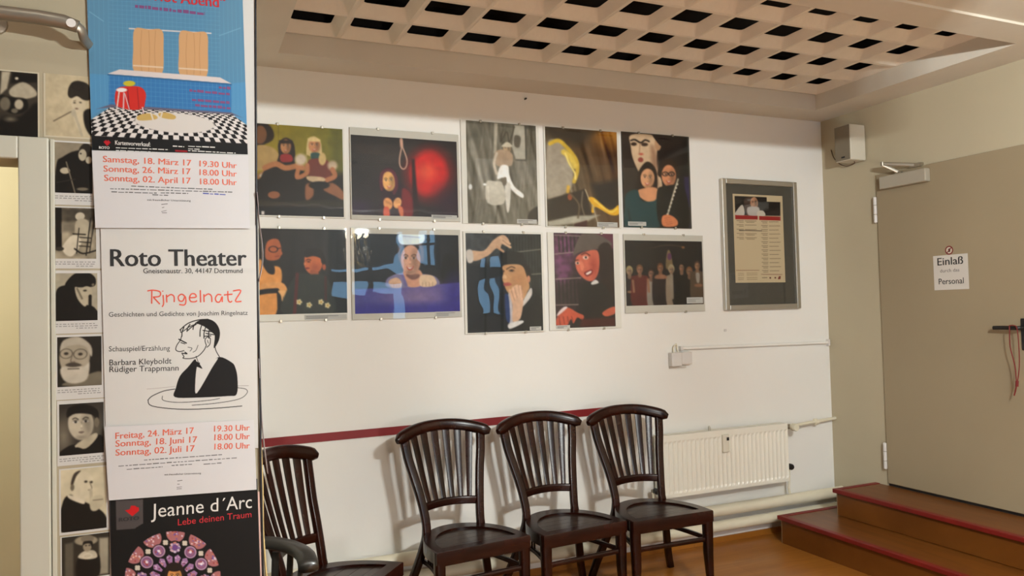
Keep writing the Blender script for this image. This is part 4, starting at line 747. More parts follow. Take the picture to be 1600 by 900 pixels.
framed('g2', 'glass picture of a smiling woman over a blue blanket, window reflection painted at her head', [(548, 357), (720, 358), (721, 496), (551, 499)], captions=[('B', [(1380, 712), (1568, 710), (1568, 748), (1382, 754)])])
framed('g3', 'glass picture of a person in a bowler hat with a hand reaching in', [(724, 362), (848, 363), (850, 518), (727, 522)], margin=white_board_m, captions=[('D', [(560, 802), (648, 800), (650, 828), (561, 831)])], rz=-0.02)
framed('g4', 'glass picture of a grinning man in a hat with a red lit face', [(856, 363), (968, 365), (970, 512), (859, 517)], margin=white_board_m, captions=[('D', [(770, 792), (878, 790), (879, 818), (771, 820)])])
framed('g5', 'wide glass picture of a group of people standing on a dark stage', [(975, 367), (1100, 367), (1100, 487), (977, 489)], captions=[('E', [(328, 797), (402, 797), (402, 824), (329, 824)])])

# aluminium frame with the programme
x0, x1, z0, z1 = rect_on([(1127, 279), (1246, 285), (1247, 482), (1131, 485)], -.02); xc = (x0+x1)/2
t = empty('programme_frame', (xc, 0, z0), 'brushed aluminium frame with a theatre programme on dark grey mat', 'picture frame')
w, h = (x1-x0)/2, z1-z0; f = .034
for a, b in (((-w, -.034, 0), (-w+f, -.001, h)), ((w-f, -.034, 0), (w, -.001, h)), ((-w+f, -.034, 0), (w-f, -.001, f)), ((-w+f, -.034, h-f), (w-f, -.001, h))):
    box('frame_rail', a, b, alu, t, bev=.005)
box('mat_board', (-w+f-.004, -.014, f-.004), (w-f+.004, -.003, h-f+.004), mat_grey, t)
cr, q, P_ = PICS['prog']; a, b, c, d = rect_on(q, -.016, cr)
P_.build('programme_sheet', [(a-xc, -.0155, d-z0), (b-xc, -.0155, d-z0), (b-xc, -.0155, c-z0), (a-xc, -.0155, c-z0)], photo_paper, t, 'printed programme sheet with a portrait and red headings')
box('glass_pane', (-w+f-.003, -.0215, f-.003), (w-f+.003, -.0200, h-f+.003), glass, t)

# small fixings on the wall
def W(px_, py_, Y=0.0): return hit(px_, py_, 1, Y)
P0 = W(820, 155)
tag(box('wall_nail', (P0.x-.004, -.02, P0.z-.004), (P0.x+.004, .0, P0.z+.004), black_m), 'small dark nail high on the white wall above the pictures', 'nail')
P0 = W(1133, 516)
tag(box('wall_plug', (P0.x-.010, -.004, P0.z-.008), (P0.x+.010, .0, P0.z+.008), plug_m, bev=.003), 'small grey filled hole patch beneath the programme frame', 'wall plug')

# red band
a, b = W(380, 695).x, -1.705
zl, zr = .882, .898
V = []
for x, z in ((a, zl), (b, zr)):
    for y, dz in ((0, -.021), (-.006, -.021), (-.006, .021), (0, .021)): V.append((x, y, z+dz))
tag(obj('red_wall_band', V, [(0, 1, 5, 4), (1, 2, 6, 5), (2, 3, 7, 6), (3, 0, 4, 7), (0, 3, 2, 1), (4, 5, 6, 7)], red_m), 'dark red protective strip running along the white wall behind the chairs', 'wall strip')

# cable conduit and junction box
t = empty('junction_box', (W(1065, 560).x, 0, W(1065, 574).z), 'small grey surface junction box on the wall above the radiator', 'junction box')
jx0, jx1, jz0, jz1 = rect_on([(1049, 550), (1082, 551), (1082, 570), (1050, 574)], -.04); ox, oz = t.location.x, t.location.z
box('box_body', (jx0-ox, -.045, jz0-oz), (jx0-ox+.075, 0, jz1-oz), plug_m, t, bev=.004)
box('socket_body', (jx0-ox+.078, -.040, jz0-oz+.008), (jx1-ox, 0, jz1-oz), plug_m, t, bev=.005)
box('mounting_plate', (jx0-ox+.004, -.012, jz0-oz-.014), (jx1-ox-.03, 0, jz0-oz), board_m, t)
tube('cable_stub', spline([(jx0-ox+.03, -.02, jz1-oz), (jx0-ox+.035, -.015, jz1-oz+.035), (jx0-ox+.06, -.012, jz1-oz+.052)], 4), .0045, pipe_m, t)
tube('cable_stub', spline([(jx0-ox+.065, -.02, jz1-oz), (jx0-ox+.062, -.015, jz1-oz+.02), (jx0-ox+.062, -.012, jz1-oz+.046)], 4), .0045, pipe_m, t)
c0, c1 = W(1066, 544.2, -.012), W(1294, 535, -.012)
t = empty('cable_conduit', (c0.x, 0, c0.z), 'thin white cable conduit running right from the junction box to the corner', 'conduit')
tube('conduit_pipe', [(0, -.012, 0), (-.012-c0.x, -.012, c1.z-c0.z)], .011, plaster, t)
box('clip', (-.02, -.026, -.014), (.0, 0, .014), plug_m, t, bev=.003)
box('clip', (-.03-c0.x, -.026, c1.z-c0.z-.022), (-.015-c0.x, 0, c1.z-c0.z+.022), plug_m, t, bev=.003)

# radiator
RXa, RXb, Rz0, Rz1 = -1.49, -.497, .352, .728
t = empty('radiator', (0, 0, 0), 'cream ribbed panel radiator on the wall right of the chairs', 'radiator')
def rad_panel():
    V = []; F = []; n = 0; x = RXa+.02; xs_ = []; pitch = .0335
    while x < RXb-.02:
        xs_ += [(x, 0), (x+.010, .006), (x+.022, .006), (x+.032, 0)]; x += pitch
    xs_ = [(RXa, 0)] + xs_ + [(RXb, 0)]
    for z, k in ((Rz0, 0), (Rz0+.02, 0), (Rz0+.035, 1), (Rz1-.05, 1), (Rz1-.035, 0), (Rz1, 0)):
        for x, d in xs_: V.append((x, -.105+(d if k else 0)*1.0, z))
    m = len(xs_)
    for r_ in range(5):
        for i in range(m-1): F.append((r_*m+i, r_*m+i+1, (r_+1)*m+i+1, (r_+1)*m+i))
    return V, F
V, F = rad_panel(); pn = obj('front_panel', V, F, rad_m, t)
boxes('casing', [((RXa, -.103, Rz0), (RXa+.008, -.035, Rz1)), ((RXb-.008, -.103, Rz0), (RXb, -.035, Rz1)), ((RXa, -.045, Rz0+.02), (RXb, -.035, Rz1-.02))], rad_m, t)
bm = bmesh.new()
for k in range(66): x = RXa+.01+k*.0148; add_box(bm, (x, -.098, Rz1-.006), (x+.008, -.04, Rz1))
add_box(bm, (RXa, -.106, Rz1-.008), (RXb, -.099, Rz1+.001)); add_box(bm, (RXa, -.041, Rz1-.008), (RXb, -.034, Rz1+.001)); add_box(bm, (RXa, -.098, Rz1-.012), (RXb, -.041, Rz1-.0065))
bm_obj('top_grille', bm, rad_m, t)
hm = box('heat_meter', (-1.035, -.122, .592), (-.985, -.100, .702), M('meter_plastic', (.72, .68, .57), .4), t, bev=.004)
box('meter_display', (-1.008, -.1235, .664), (-.990, -.1215, .684), black_m, hm)
for x in (RXa+.15, RXb-.15): box('bracket', (x-.015, -.04, Rz0+.04), (x+.015, 0, Rz1-.04), steel, t)
disc_lathe('bleed_valve', [(.008, 0), (.008, .02), (.004, .03)], steel, t, loc=(-1.10, -.07, Rz1), axis='z', n=10)
t2 = empty('radiator_valve', (RXb+.04, -.07, .70), 'cream thermostat valve and pipe at the top right of the radiator', 'valve')
tube('supply_pipe', [(-.05, 0, 0), (.0, 0, 0), (-RXb-.04-.001, .04, .016)], .011, pipe_m, t2)
disc_lathe('valve_body', [(.016, -.02), (.018, .0), (.014, .02)], steel, t2, loc=(-.005, 0, 0), axis='x', n=12)
disc_lathe('valve_head', [(.016, .012), (.024, .025), (.026, .055), (.022, .062)], pipe_m, t2, loc=(.012, 0, 0), axis='y', n=16)
disc_lathe('pipe_collar', [(.014, -.01), (.022, -.008), (.022, .008), (.014, .01)], pipe_m, t2, loc=(.26, .022, .0085), axis='x', n=14)
t3 = empty('return_valve', (RXb+.028, -.07, .44), 'black return valve with a thin pipe down to the heating pipe', 'valve')
disc_lathe('valve_knob', [(.010, 0), (.020, .006), (.020, .03), (.014, .038)], black_m, t3, loc=(.0, .0, 0), axis='y', n=14)
tube('connector', [(-.035, 0, 0), (0, 0, 0)], .009, black_m, t3)
tube('drop_pipe', spline([(0, 0, -.012), (.002, 0, -.08), (-.004, 0, -.14), (.004, 0, -.178)], 4), .008, pipe_m, t3)
t4 = empty('drain_valve', (RXa-.03, -.07, .40), 'dark lower left radiator connection behind the third chair', 'valve')
disc_lathe('valve_knob', [(.010, 0), (.018, .006), (.018, .03), (.012, .036)], black_m, t4, axis='y', n=14)
tube('connector', [(.035, 0, 0), (-.02, 0, 0)], .010, steel, t4); tube('drop_pipe', [(-.01, 0, 0), (-.01, 0, -.14)], .008, pipe_m, t4)

# heating pipes at the foot of the wall
def heat_pipe(label, z0_, z1_, r_, y):
    t = empty('heating_pipe', (-2, 0, 0), label, 'pipe', 'heating pipes at the foot of the wall')
    tube('pipe', [(-1.9, y, z0_), (1.99, y, z1_)], r_, pipe_m, t, n=20)
    for x in (-1.2, .2, 1.2): boxes('pipe_clamp', [((x-.012, y+r_*.7, z0_-.01), (x+.012, 0, z0_+.01))], steel, t)
    return t
heat_pipe('upper thick cream heating pipe just beneath the radiator', .224, .224, .036, -.075)
heat_pipe('lower thick cream heating pipe just above the floor', .122, .122, .033, -.065)
bb = struct(box('baseboard_back', (-4.2, -.010, 0), (-.001, 0, .035), floor_wood))

# ------------------------------------------------------------------ steps and door on the right
def step(label, xa, ya, z0_, z1_, over=.02):
    t = empty('wooden_step', ((xa+0)/2, -1.6, z0_), label, 'step', 'red edged steps to the grey door'); ox, oy, oz = t.location
    box('step_body', (xa+over-ox, YR+1.8-oy, 0), (-.001-ox, ya-over-oy, z1_-z0_-.02), step_wood, t)
    box('end_panel', (xa+over-.0-ox, ya-over-oy, 0), (-.002-ox, ya-over+.006-oy, z1_-z0_-.02), step_side, t)
    box('tread', (xa+.041-ox, YR+1.8-oy, z1_-z0_-.02), (-.001-ox, ya-.041-oy, z1_-z0_), step_wood, t, bev=.001)
    box('red_nosing', (xa-ox, YR+1.8-oy, z1_-z0_-.022), (xa+.039-ox, ya-oy, z1_-z0_+.003), red_edge, t, bev=.003)
    box('red_nosing', (xa+.039-ox, ya-.039-oy, z1_-z0_-.022), (-.001-ox, ya-oy, z1_-z0_+.003), red_edge, t, bev=.003)
    return t
step('lower wooden step with a red painted edge standing on the floor', -.685, -.185, 0, .170)
s2 = step('upper wooden step with a red edge directly under the grey door', -.375, -.345, .1735, .335)

t = empty('grey_door', (0, -.94, .34), 'grey-beige flush metal door at the top of the two steps', 'door')
DY0, DY1, DZ0, DZ1 = -.452+.94, -1.425+.94, .012, 2.337-.34-.006
box('door_leaf', (-.012, DY1, DZ0), (.05, DY0, DZ1), door_m, t, bev=.004)
box('threshold_gap', (-.002, DY1, -.004), (.05, DY0, DZ0), black_m, t)
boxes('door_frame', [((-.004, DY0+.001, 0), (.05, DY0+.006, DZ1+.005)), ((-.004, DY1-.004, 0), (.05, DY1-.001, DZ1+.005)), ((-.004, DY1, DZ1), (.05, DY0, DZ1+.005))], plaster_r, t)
for z in (2.105-.34, .525-.34):
    pin = disc_lathe('hinge', [(.006, z-.085), (.011, z-.08), (.011, z-.002), (.011, z+.002), (.011, z+.08), (.006, z+.085)], plug_m, t, loc=(-.020, DY0+.006, 0), n=12)
    for q_ in (-.03, .03): disc_lathe('hinge_ring', [(.010, -.003), (.0125, 0), (.010, .003)], steel, pin, loc=(-.020, DY0+.006, z+q_), n=12)
cy0, cy1, cz0, cz1 = -.515+.94, -.845+.94, 2.225-.34, 2.305-.34
closer_m = M('grey_closer_metal', (.46, .42, .34), .4, metal=.3)
cl = box('door_closer', (-.058, cy1, cz0), (-.012, cy0, cz1), closer_m, t, bev=.006)
box('closer_arm', (-.05, cy0-.155, cz1), (-.030, cy0-.115, cz1+.012), steel, cl)
sweep('closer_arm', [(-.04, cy0-.135, cz1+.010), (-.12, cy0-.085, cz1+.062)], (.011, .004), steel, cl)
sweep('closer_arm', [(-.12, cy0-.085, cz1+.066), (-.020, cy0-.245, cz1+.034)], (.011, .004), steel, cl)
disc_lathe('arm_joint', [(.012, -.01), (.012, .012)], steel, cl, loc=(-.12, cy0-.085, cz1+.064), n=12)
box('arm_bracket', (-.03, cy0-.28, cz1+.022), (-.001, cy0-.20, cz1+.044), steel, cl)
hz = 1.352-.34
hd = box('door_handle', (-.018, -1.385+.94, hz-.12), (-.012, -1.345+.94, hz+.05), black_m, t, bev=.004)
tube('lever', spline([(-.012, -1.365+.94, hz), (-.055, -1.362+.94, hz), (-.062, -1.345+.94, hz), (-.062, -1.28+.94, hz+.001), (-.060, -1.225+.94, hz)], 4), .011, black_m, hd, n=12)
t = empty('red_lanyard', (-.076, -1.335, 1.352), 'red cord lanyard hanging from the black door handle', 'lanyard')
tube('cord_loop', spline([(.0, .012, .013), (-.012, .004, -.01), (-.004, .010, -.10), (.0, -.008, -.20), (.004, -.012, -.29), (.002, -.03, -.20), (-.004, -.036, -.08), (-.004, -.030, .0), (.0, -.01, .014), (.0, .012, .013)], 5), .0028, cord_red, t, n=6)
tube('cord_tail', spline([(.004, -.012, -.29), (.006, -.002, -.33), (.004, .006, -.36)], 4), .004, cord_red, t, n=6)
tube('cord_knot', [(.003, -.014, -.28), (.004, -.011, -.31)], .008, cord_red, t, n=8)

# sign and sticker on the door
def D(px_, py_, X): return hit(px_, py_, 0, X)
XD = -.0135
a, b, c, d = [D(*p_, XD) for p_ in [(1458, 400), (1512, 396), (1514, 450), (1460, 455)]]
yc, zb = (a.y+b.y+c.y+d.y)/4, (c.z+d.z)/2
t = empty('door_sign', (-.0125, yc, zb), 'white paper sign reading Einlaß durch das Personal on the grey door', 'sign')
hy, hh = abs(b.y-a.y)/2, (a.z+b.z)/2-zb
box('sheet', (-.0008, -hy, 0), (0, hy, hh), M('sign_paper', (.62, .58, .53), .6), t)
def dtext(s, x0_, x1_, yb, cap, mat, bold=0):
    L_, R_ = D(x0_, yb[0], XD), D(x1_, yb[1], XD); zz = (L_.z+R_.z)/2
    text(s, (XD, L_.y, zz), (XD, R_.y, zz), cap, mat, t, bold, inv=t.matrix_basis.inverted())
dtext('Einlaß', 1465, 1505, (414, 413), .047, ink_black, .012); dtext('durch das', 1469, 1499, (426, 424), .021, ink_grey); dtext('Personal', 1467, 1506, (444.5, 442.5), .036, ink_black, .008)
c0 = D(1483, 391, XD)
t = empty('prohibition_sticker', (-.0125, c0.y, c0.z), 'small round red prohibition sticker above the paper sign', 'sticker')
disc_lathe('disc', [(.024, 0), (.024, .0006)], M('sticker_white', (.60, .52, .42), .5), t, axis='x', n=24)
for o_ in [t.children[0]]: o_.location.x = 0; o_.scale.x = 1
V = []; F = []; n = 28
for k in range(n):
    a_ = 2*PI*k/n
    for r_ in (.019, .026): V.append((-.0012, r_*math.cos(a_), r_*math.sin(a_)))
for k in range(n): F.append((2*k, 2*k+1, (2*(k+1)+1) % (2*n), (2*(k+1)) % (2*n)))
obj('red_ring', V, F, cord_red, t)
obj('red_bar', [(-.0014, -.014, .018), (-.0014, -.018, .014), (-.0014, .014, -.018), (-.0014, .018, -.014)], [(0, 1, 2, 3)], cord_red, t)
obj('pictogram', [(-.0013, -.006, -.010), (-.0013, .004, -.010), (-.0013, .006, .006), (-.0013, -.004, .012), (-.0013, -.008, .004)], [(0, 1, 2, 3, 4)], ink_black, t)

# loudspeaker
t = empty('wall_speaker', (0, -.32, 2.44), 'white box loudspeaker mounted high on the right wall near the corner', 'loudspeaker')
sy0, sy1, sx, sz0, sz1 = -.384+.32, -.258+.32, -.146, .0, .234
boxes('cabinet', [((sx, sy0, sz0), (-.012, sy1, sz1))], spk_m, t, bev=.006)
box('grille', (sx-.006, sy0+.003, sz0+.004), (sx, sy1-.003, sz1-.004), grille_m, t, bev=.002)
box('badge', (sx-.009, -.02, .018), (sx-.006, .006, .028), black_m, t)
box('wall_bracket', (-.014, -.03, .06), (-.0005, .03, .18), steel, t)
A_ = hit(1298, 195, 1, -.01)-Vector(t.location)
tube('speaker_cable', spline([(A_.x, -.004+.32, A_.z), tuple(hit(1296, 215, 1, -.03)-Vector(t.location)), tuple(hit(1302, 245, 1, -.12)-Vector(t.location)), tuple(hit(1318, 259, 1, -.22)-Vector(t.location)), tuple(hit(1334, 256, 1, -.28)-Vector(t.location)), (-.07, -.02, .002)], 6), .0035, M('brown_cable', (.10, .055, .03), .5), t, n=6)

# ------------------------------------------------------------------ photo wall: rail, cards, posters
KY = WY-.0015
t = empty('metal_rail', (-4.6, WY, 2.33), 'bare metal tube rail high on the photo wall at upper left', 'rail')
def RL(px_, py_, Y): v = hit(px_, py_, 1, Y)-Vector(t.location); return (v.x, v.y, v.z)
RYY = WY-.085
sweep('tube', [RL(-60, 12, RYY), RL(0, 20, RYY), RL(60, 27, RYY), RL(100, 34, RYY), RL(122, 42, RYY)], [(.0195, .0195)]*4+[(.017, .014)], tube_m, t, n=14, power=2)
sweep('end_bracket', spline([RL(112, 38, RYY), RL(126, 46, RYY+.01), RL(131, 60, RYY+.03), RL(140, 72, WY-.004)], 4), (.013, .007), tube_m, t, n=10)
disc_lathe('wall_flange', [(.030, 0), (.028, .006), (.012, .012), (.010, .085)], tube_m, t, loc=(RL(-18, 24, RYY)[0], 0, RL(-18, 20, RYY)[2]), axis='y', n=18)
disc_lathe('end_patch', [(.012, 0), (.012, .002)], plug_m, t, loc=RL(111, 36, RYY-.016), axis='y', n=14)

CG = 'black and white portrait cards on the photo wall'
def card(key, label, sheet, name='portrait_card'):
    crop, q, P_ = PICS[key]
    X0, X1, Z0, Z1 = rect_on(sheet, KY); xc = (X0+X1)/2
    root = empty(name, (xc, WY, Z0), label, 'card', CG)
    box('card_sheet', (X0-xc, -.0012, 0), (X1-xc, -.0002, Z1-Z0), paper if key not in ('w_rest', 'w_cigholder') else M('aged_card', (.50, .45, .33), .6), root)
    a, b, c, d = rect_on(q, KY, crop)
    P_.build('print', [(a-xc, -.0016, d-Z0), (b-xc, -.0016, d-Z0), (b-xc, -.0016, c-Z0), (a-xc, -.0016, c-Z0)], photo_paper, root, gain=.86)
    if c-Z0 > .02:
        bm = bmesh.new(); rr = random.Random(len(key))
        for k in range(3):
            z = c-Z0-.010-.006*k; x = a-xc+(.0 if k < 2 else .05)
            while x < b-xc-.006: w_ = rr.uniform(.004, .011); add_box(bm, (x, -.0016, z), (min(x+w_, b-xc), -.0013, z+.0016)); x += w_+.003
        bm_obj('caption_line', bm, ink_grey, root)
    return root
card('w_rest', 'old card of a reclining dark-haired person with closed eyes, beside the frame edge', [(-6, 108), (60, 113), (63, 214), (-6, 213)])
card('w_cigholder', 'yellowed card of a woman in profile holding a long cigarette holder', [(66, 116), (150, 119), (152, 218), (70, 214)])
card('w_cane', 'card of a seated dark-coated person with a walking cane', [(81, 219), (158, 223), (160, 321), (83, 320)])
card('w_rocking', 'card of an elderly person sitting in a rocking chair', [(83, 322.5), (166, 323.5), (168, 420), (85, 419)])
card('w_beret', 'card of a person in a beret with hands before the face', [(83, 422), (166, 423), (167, 520), (86, 521)])
card('w_beard', 'card of a white-bearded man with round glasses', [(86, 523), (167, 522), (168, 622), (88, 624)])
card('w_bowtie', 'card of a young man in a dark hat and bow tie', [(88, 627), (169, 622), (172, 722), (91, 728)])
card('w_finger', 'card of a bald man with one finger at his lips', [(91, 733), (172, 727), (174, 829), (94, 835)])
card('w_hatlady', 'card of a woman in a wide hat and dark gown, lowest of the column', [(93, 838), (174, 832), (178, 915), (96, 915)])

def sheet_obj(name, label, cat, quad, Y, th, mat, group=None, curl=0.0):
    """a hanging sheet: outline from the photograph on the plane y=Y"""
    P_ = [hit(*q_, 1, Y) for q_ in quad]; o_ = Vector((sum(v.x for v in P_)/4, Y, min(v.z for v in P_)))
    root = empty(name, o_, label, cat, group); L_ = [v-o_ for v in P_]
    V = []; F = []; nx_, ny_ = 8, 8
    for s_ in (0, th):
        for j in range(ny_+1):
            for i in range(nx_+1):
                u, v = i/nx_, j/ny_; p_ = (L_[0]*(1-u)+L_[1]*u)*(1-v)+(L_[3]*(1-u)+L_[2]*u)*v
                V.append((p_.x, s_-curl*v*v*(1-.3*u), p_.z))
    n_ = (nx_+1)*(ny_+1)
    for j in range(ny_):
        for i in range(nx_):
            a_ = j*(nx_+1)+i; F.append((a_, a_+1, a_+nx_+2, a_+nx_+1)); F.append((n_+a_, n_+a_+nx_+1, n_+a_+nx_+2, n_+a_+1))
    for i in range(nx_): a_, b_ = i, ny_*(nx_+1)+i; F += [(a_, n_+a_, n_+a_+1, a_+1), (b_, b_+1, n_+b_+1, n_+b_)]
    for j in range(ny_): a_, b_ = j*(nx_+1), j*(nx_+1)+nx_; F += [(a_, a_+nx_+1, n_+a_+nx_+1, n_+a_), (b_, n_+b_, n_+b_+nx_+1, b_+nx_+1)]
    obj('sheet', V, F, mat, root, smooth=False); return root
Y0 = WY-.006; Y1 = Y0-.006; Y2 = Y1-.012
SG = 'posters pinned over one another on the wall end'
# backing posters whose edges show at the right
t = sheet_obj('backing_sheet', 'plain white sheet edge showing right of the blue bath poster', 'paper', [(370, -30), (396.5, -30), (402, 372), (376, 372)], Y0+.003, .002, paper)
# middle poster
tp = sheet_obj('theatre_poster', 'white poster headed Roto Theater with an ink drawing of a man in water', 'poster', [(157, 352), (400, 352), (403.5, 700), (166, 704)], Y0, .001, paper, SG)
YP = Y0-.0006
textp('Roto Theater', (173, 416), (385, 415), 24, YP, ink_black, tp, .022); textp('Gneisenaustr. 30, 44147 Dortmund', (224, 427), (379, 426.5), 7, YP, ink_black, tp, .006)
textp('Geschichten und Gedichte von Joachim Ringelnatz', (170, 495), (387, 492), 6.5, YP, ink_black, tp); textp('Schauspiel/Erzählung', (170, 549), (265.5, 547.5), 7, YP, ink_black, tp)
textp('Barbara Kleyboldt', (171, 571), (268, 568), 8, YP, ink_black, tp, .004); textp('Rüdiger Trappmann', (171, 581.5), (279, 579), 8, YP, ink_black, tp, .004)
# hand-lettered title
strokes = {'R': [[(345, 268), (344, 336)], [(322, 272), (350, 268), (385, 276), (384, 298), (350, 303)], [(352, 303), (385, 338)]], 'i': [[(401, 292), (404, 335), (396, 352)], [(398, 271), (401, 275)]],
    'n': [[(418, 290), (420, 330)], [(420, 302), (440, 290), (456, 300), (457, 328)]], 'g': [[(512, 300), (495, 288), (478, 300), (482, 320), (500, 322), (512, 300), (516, 325), (508, 342), (482, 340)]],
    'e': [[(534, 306), (566, 303), (562, 288), (544, 287), (534, 305), (540, 324), (562, 326), (572, 320)]], 'l': [[(588, 268), (590, 330)]], 'n2': [[(606, 288), (607, 328)], [(607, 300), (628, 287), (644, 298), (646, 328)]],
    'a': [[(694, 292), (676, 290), (664, 308), (670, 326), (686, 326), (698, 300), (698, 328)]], 't': [[(726, 272), (728, 316), (738, 328), (748, 322)], [(706, 292), (750, 288)]], 'z': [[(752, 272), (792, 270), (764, 322), (795, 324)]]}
inv = tp.matrix_basis.inverted(); VV = []; FF = []
for ss in strokes.values():
    for s_ in ss:
        pp = [px('R', a_) for a_ in s_]; pp = [(v.x, v.y) for v in spline([(a_, b_, 0) for a_, b_ in pp], 4)]; base = len(VV)
        for i, (x, y) in enumerate(pp):
            x2, y2 = pp[min(i+1, len(pp)-1)]; x1_, y1_ = pp[max(i-1, 0)]; dx, dy = x2-x1_, y2-y1_; L_ = math.hypot(dx, dy)+1e-9; nx_, ny_ = -dy/L_*1.05, dx/L_*1.05
            VV.append(inv @ hit(x+nx_, y+ny_, 1, YP)); VV.append(inv @ hit(x-nx_, y-ny_, 1, YP))
        for i in range(len(pp)-1): FF.append((base+2*i, base+2*i+1, base+2*i+3, base+2*i+2))
obj('lettering', VV, FF, ink_red, tp)
def pic_on(key, Y, root, mat, nm='print', square=False):
    crop, q, P_ = PICS[key]; iv = root.matrix_basis.inverted()
    return P_.build(nm, [tuple(iv @ hit(*px(crop, c_), 1, Y)) for c_ in q], mat, root, gain=1.0 if key == 'ink' else .86)
pic_on('ink', Y0-.0005, tp, poster_paper, 'ink_drawing')
# bottom poster
tj = sheet_obj('theatre_poster', 'black poster titled Jeanne d’Arc with a round stained glass window', 'poster', [(170, 764), (402, 748), (407, 903), (174, 903)], Y0-.002, .001, dark_edge, SG)
pic_on('rose', Y0-.0028, tj, poster_paper); YJ = Y0-.0034
sheet_obj('backing_sheet', 'reddish poster edge showing right of the black poster', 'paper', [(380, 770), (405.5, 768), (409, 903), (384, 903)], Y0+.001, .001, M('pink_edge', (.66, .42, .36), .6))
textp('Jeanne d', (236, 809), (341, 798.6), 19, YJ, ink_white, tj); textp('´Arc', (347.5, 798), (393.5, 793.5), 19, YJ, ink_white, tj); textp('Lebe deinen Traum', (278, 821), (393, 808), 9, YJ, ink_dred, tj); textp('ROTO', (186, 815), (217, 812), 5, YJ, ink_black, tj, .04)
# top poster
tb = sheet_obj('bath_poster', 'blue poster of a tiled bathroom with a tub, beige towels and checkered floor', 'poster', [(135, -16), (390, -16), (388, 243), (144, 236)], Y0-.001, .001, paper, SG)
pic_on('blue', Y0-.0018, tb, poster_paper); YB = Y0-.0024
textp('„Loriot Abend“', (206, -3), (352, 12.5), 16, YB, ink_dred, tb, .02); greek([(211, 12, 320, 24)], YB, ink_mag, tb, 5, 3)
greek([(342, 138, 360, 140), (296, 143, 359, 149), (300, 157.5, 360, 162.5), (305, 166, 360, 171)], YB, ink_mag, tb, 4, 4)
textp('Kartenvorverkauf:', (180, 226), (235, 229), 6, YB, ink_white, tb, .02); textp('ROTO', (155, 232.5), (171, 233), 3.6, YB, ink_white, tb, .04)
greek([(181, 231.5, 264, 234.5), (181, 235.5, 245, 238.5), (270, 229, 288, 230), (294, 229, 336, 231), (294, 233, 312, 234), (294, 236, 368, 240)], YB, ink_white, tb, 1.5, 9)
# date sheets
ts = sheet_obj('date_sheet', 'white date sheet starting Samstag 18. März, taped below the blue poster', 'notice', [(143.5, 235), (388, 243), (390.5, 357), (149, 356)], Y1-.002, .001, paper_cool, 'date sheets over the posters', curl=0)
def row3(t_, Y, rows):
    for (s_, a_, b_, c_) in rows: textp(s_, a_, b_, c_, Y, ink_orange, t_, .014)
YS = Y1-.0026
row3(ts, YS, [('Samstag, 18. März 17', (161, 253), (299, 259), 8.6), ('19.30 Uhr', (312, 260), (370, 263), 8.6), ('Sonntag, 26. März 17', (162, 268), (298, 272.5), 8.6), ('18.00 Uhr', (312, 273.5), (370, 276), 8.6), ('Sonntag, 02. April 17', (163, 282.5), (298, 287), 8.6), ('18.00 Uhr', (313, 288), (370, 289.5), 8.6)])
greek([(205, 291.5, 332, 296.5), (172, 295.5, 364, 301), (174, 300.5, 245, 302.5), (251, 302, 294, 303)], YS, ink_grey, ts, 1.5, 5); greek([(317, 303, 354, 305)], YS, ink_blue, ts, 1.8, 6); greek([(238, 305, 263, 306)], YS, ink_grey, ts, 1.5, 6)
textp('mit freundlicher Unterstützung', (230, 313.5), (298, 315), 2.6, YS, ink_black, ts)
greek([(252, 320, 262, 319), (253, 325, 258, 324), (252, 331, 262, 329), (253, 333, 262, 333)], YS, ink_grey, ts, 1, 2)
tf = sheet_obj('date_sheet', 'white date sheet starting Freitag 24. März, taped above the black poster', 'notice', [(163, 667), (397, 656), (401, 765), (170, 782)], Y1-.002, .001, paper_cool, 'date sheets over the posters', curl=0)
YF = Y1-.0026
row3(tf, YF, [('Freitag, 24. März 17', (180.5, 686), (303, 677), 8.6), ('19.30 Uhr', (334.5, 674.5), (390, 672.5), 8.6), ('Sonntag, 18. Juni 17', (180.5, 698), (308, 691), 8.6), ('18.00 Uhr', (335, 688), (390, 686), 8.6), ('Sonntag, 02. Juli 17', (180.5, 712), (304, 705), 8.6), ('18.00 Uhr', (335, 702.5), (390, 700.5), 8.6)])
greek([(225, 719.5, 347, 711), (185, 729, 370, 716), (198, 734, 254, 730), (268, 728, 300, 726), (318, 726, 346, 724)], YF, ink_grey, tf, 1.4, 7); textp('mit freundlicher Unterstützung', (257, 743), (314, 740.5), 2.4, YF, ink_black, tf)
greek([(277, 752, 285, 751), (277, 757, 281, 757), (276, 762, 285, 761), (276, 764.5, 285, 764)], YF, ink_grey, tf, 1, 2)
# the curled things on the wall end
def ribbon(name, label, cat, pts, w, mat):
    P_ = [hit(x, y, 1, Y) for x, y, Y in pts]; o_ = P_[0].copy(); o_.z = min(v.z for v in P_); root = empty(name, o_, label, cat)
    V, F = sweep_geo(spline([tuple(v-o_) for v in P_], 4), w, side=(0, 1, 0), n=8); obj('strip', V, F, mat, root, smooth=True)
ribbon('black_cable', 'thin black cable hanging down the edge of the photo wall', 'cable', [(399, -20, WY-.004), (400, 200, WY-.003), (401.5, 400, WY-.004), (404, 520, WY-.002), (407, 640, WY-.006), (407, 700, WY-.008), (409, 800, WY-.006), (411, 910, WY-.004)], (.004, .0032), dark_edge)
ribbon('curled_film_strip', 'greyish curled film strip at the wall edge beside the folk dress picture', 'plastic strip', [(401, 300, WY-.002), (405, 350, WY+.01), (409, 380, WY+.02), (410, 410, WY+.012), (404, 440, WY)], (.016, .0015), film_m)
ribbon('curled_film_strip', 'greyish curled film strip at the wall edge above the red band', 'plastic strip', [(404, 560, WY), (408, 640, WY+.01), (411, 680, WY+.02), (415, 715, WY+.02), (418, 738, WY+.03)], (.012, .0015), film_m)
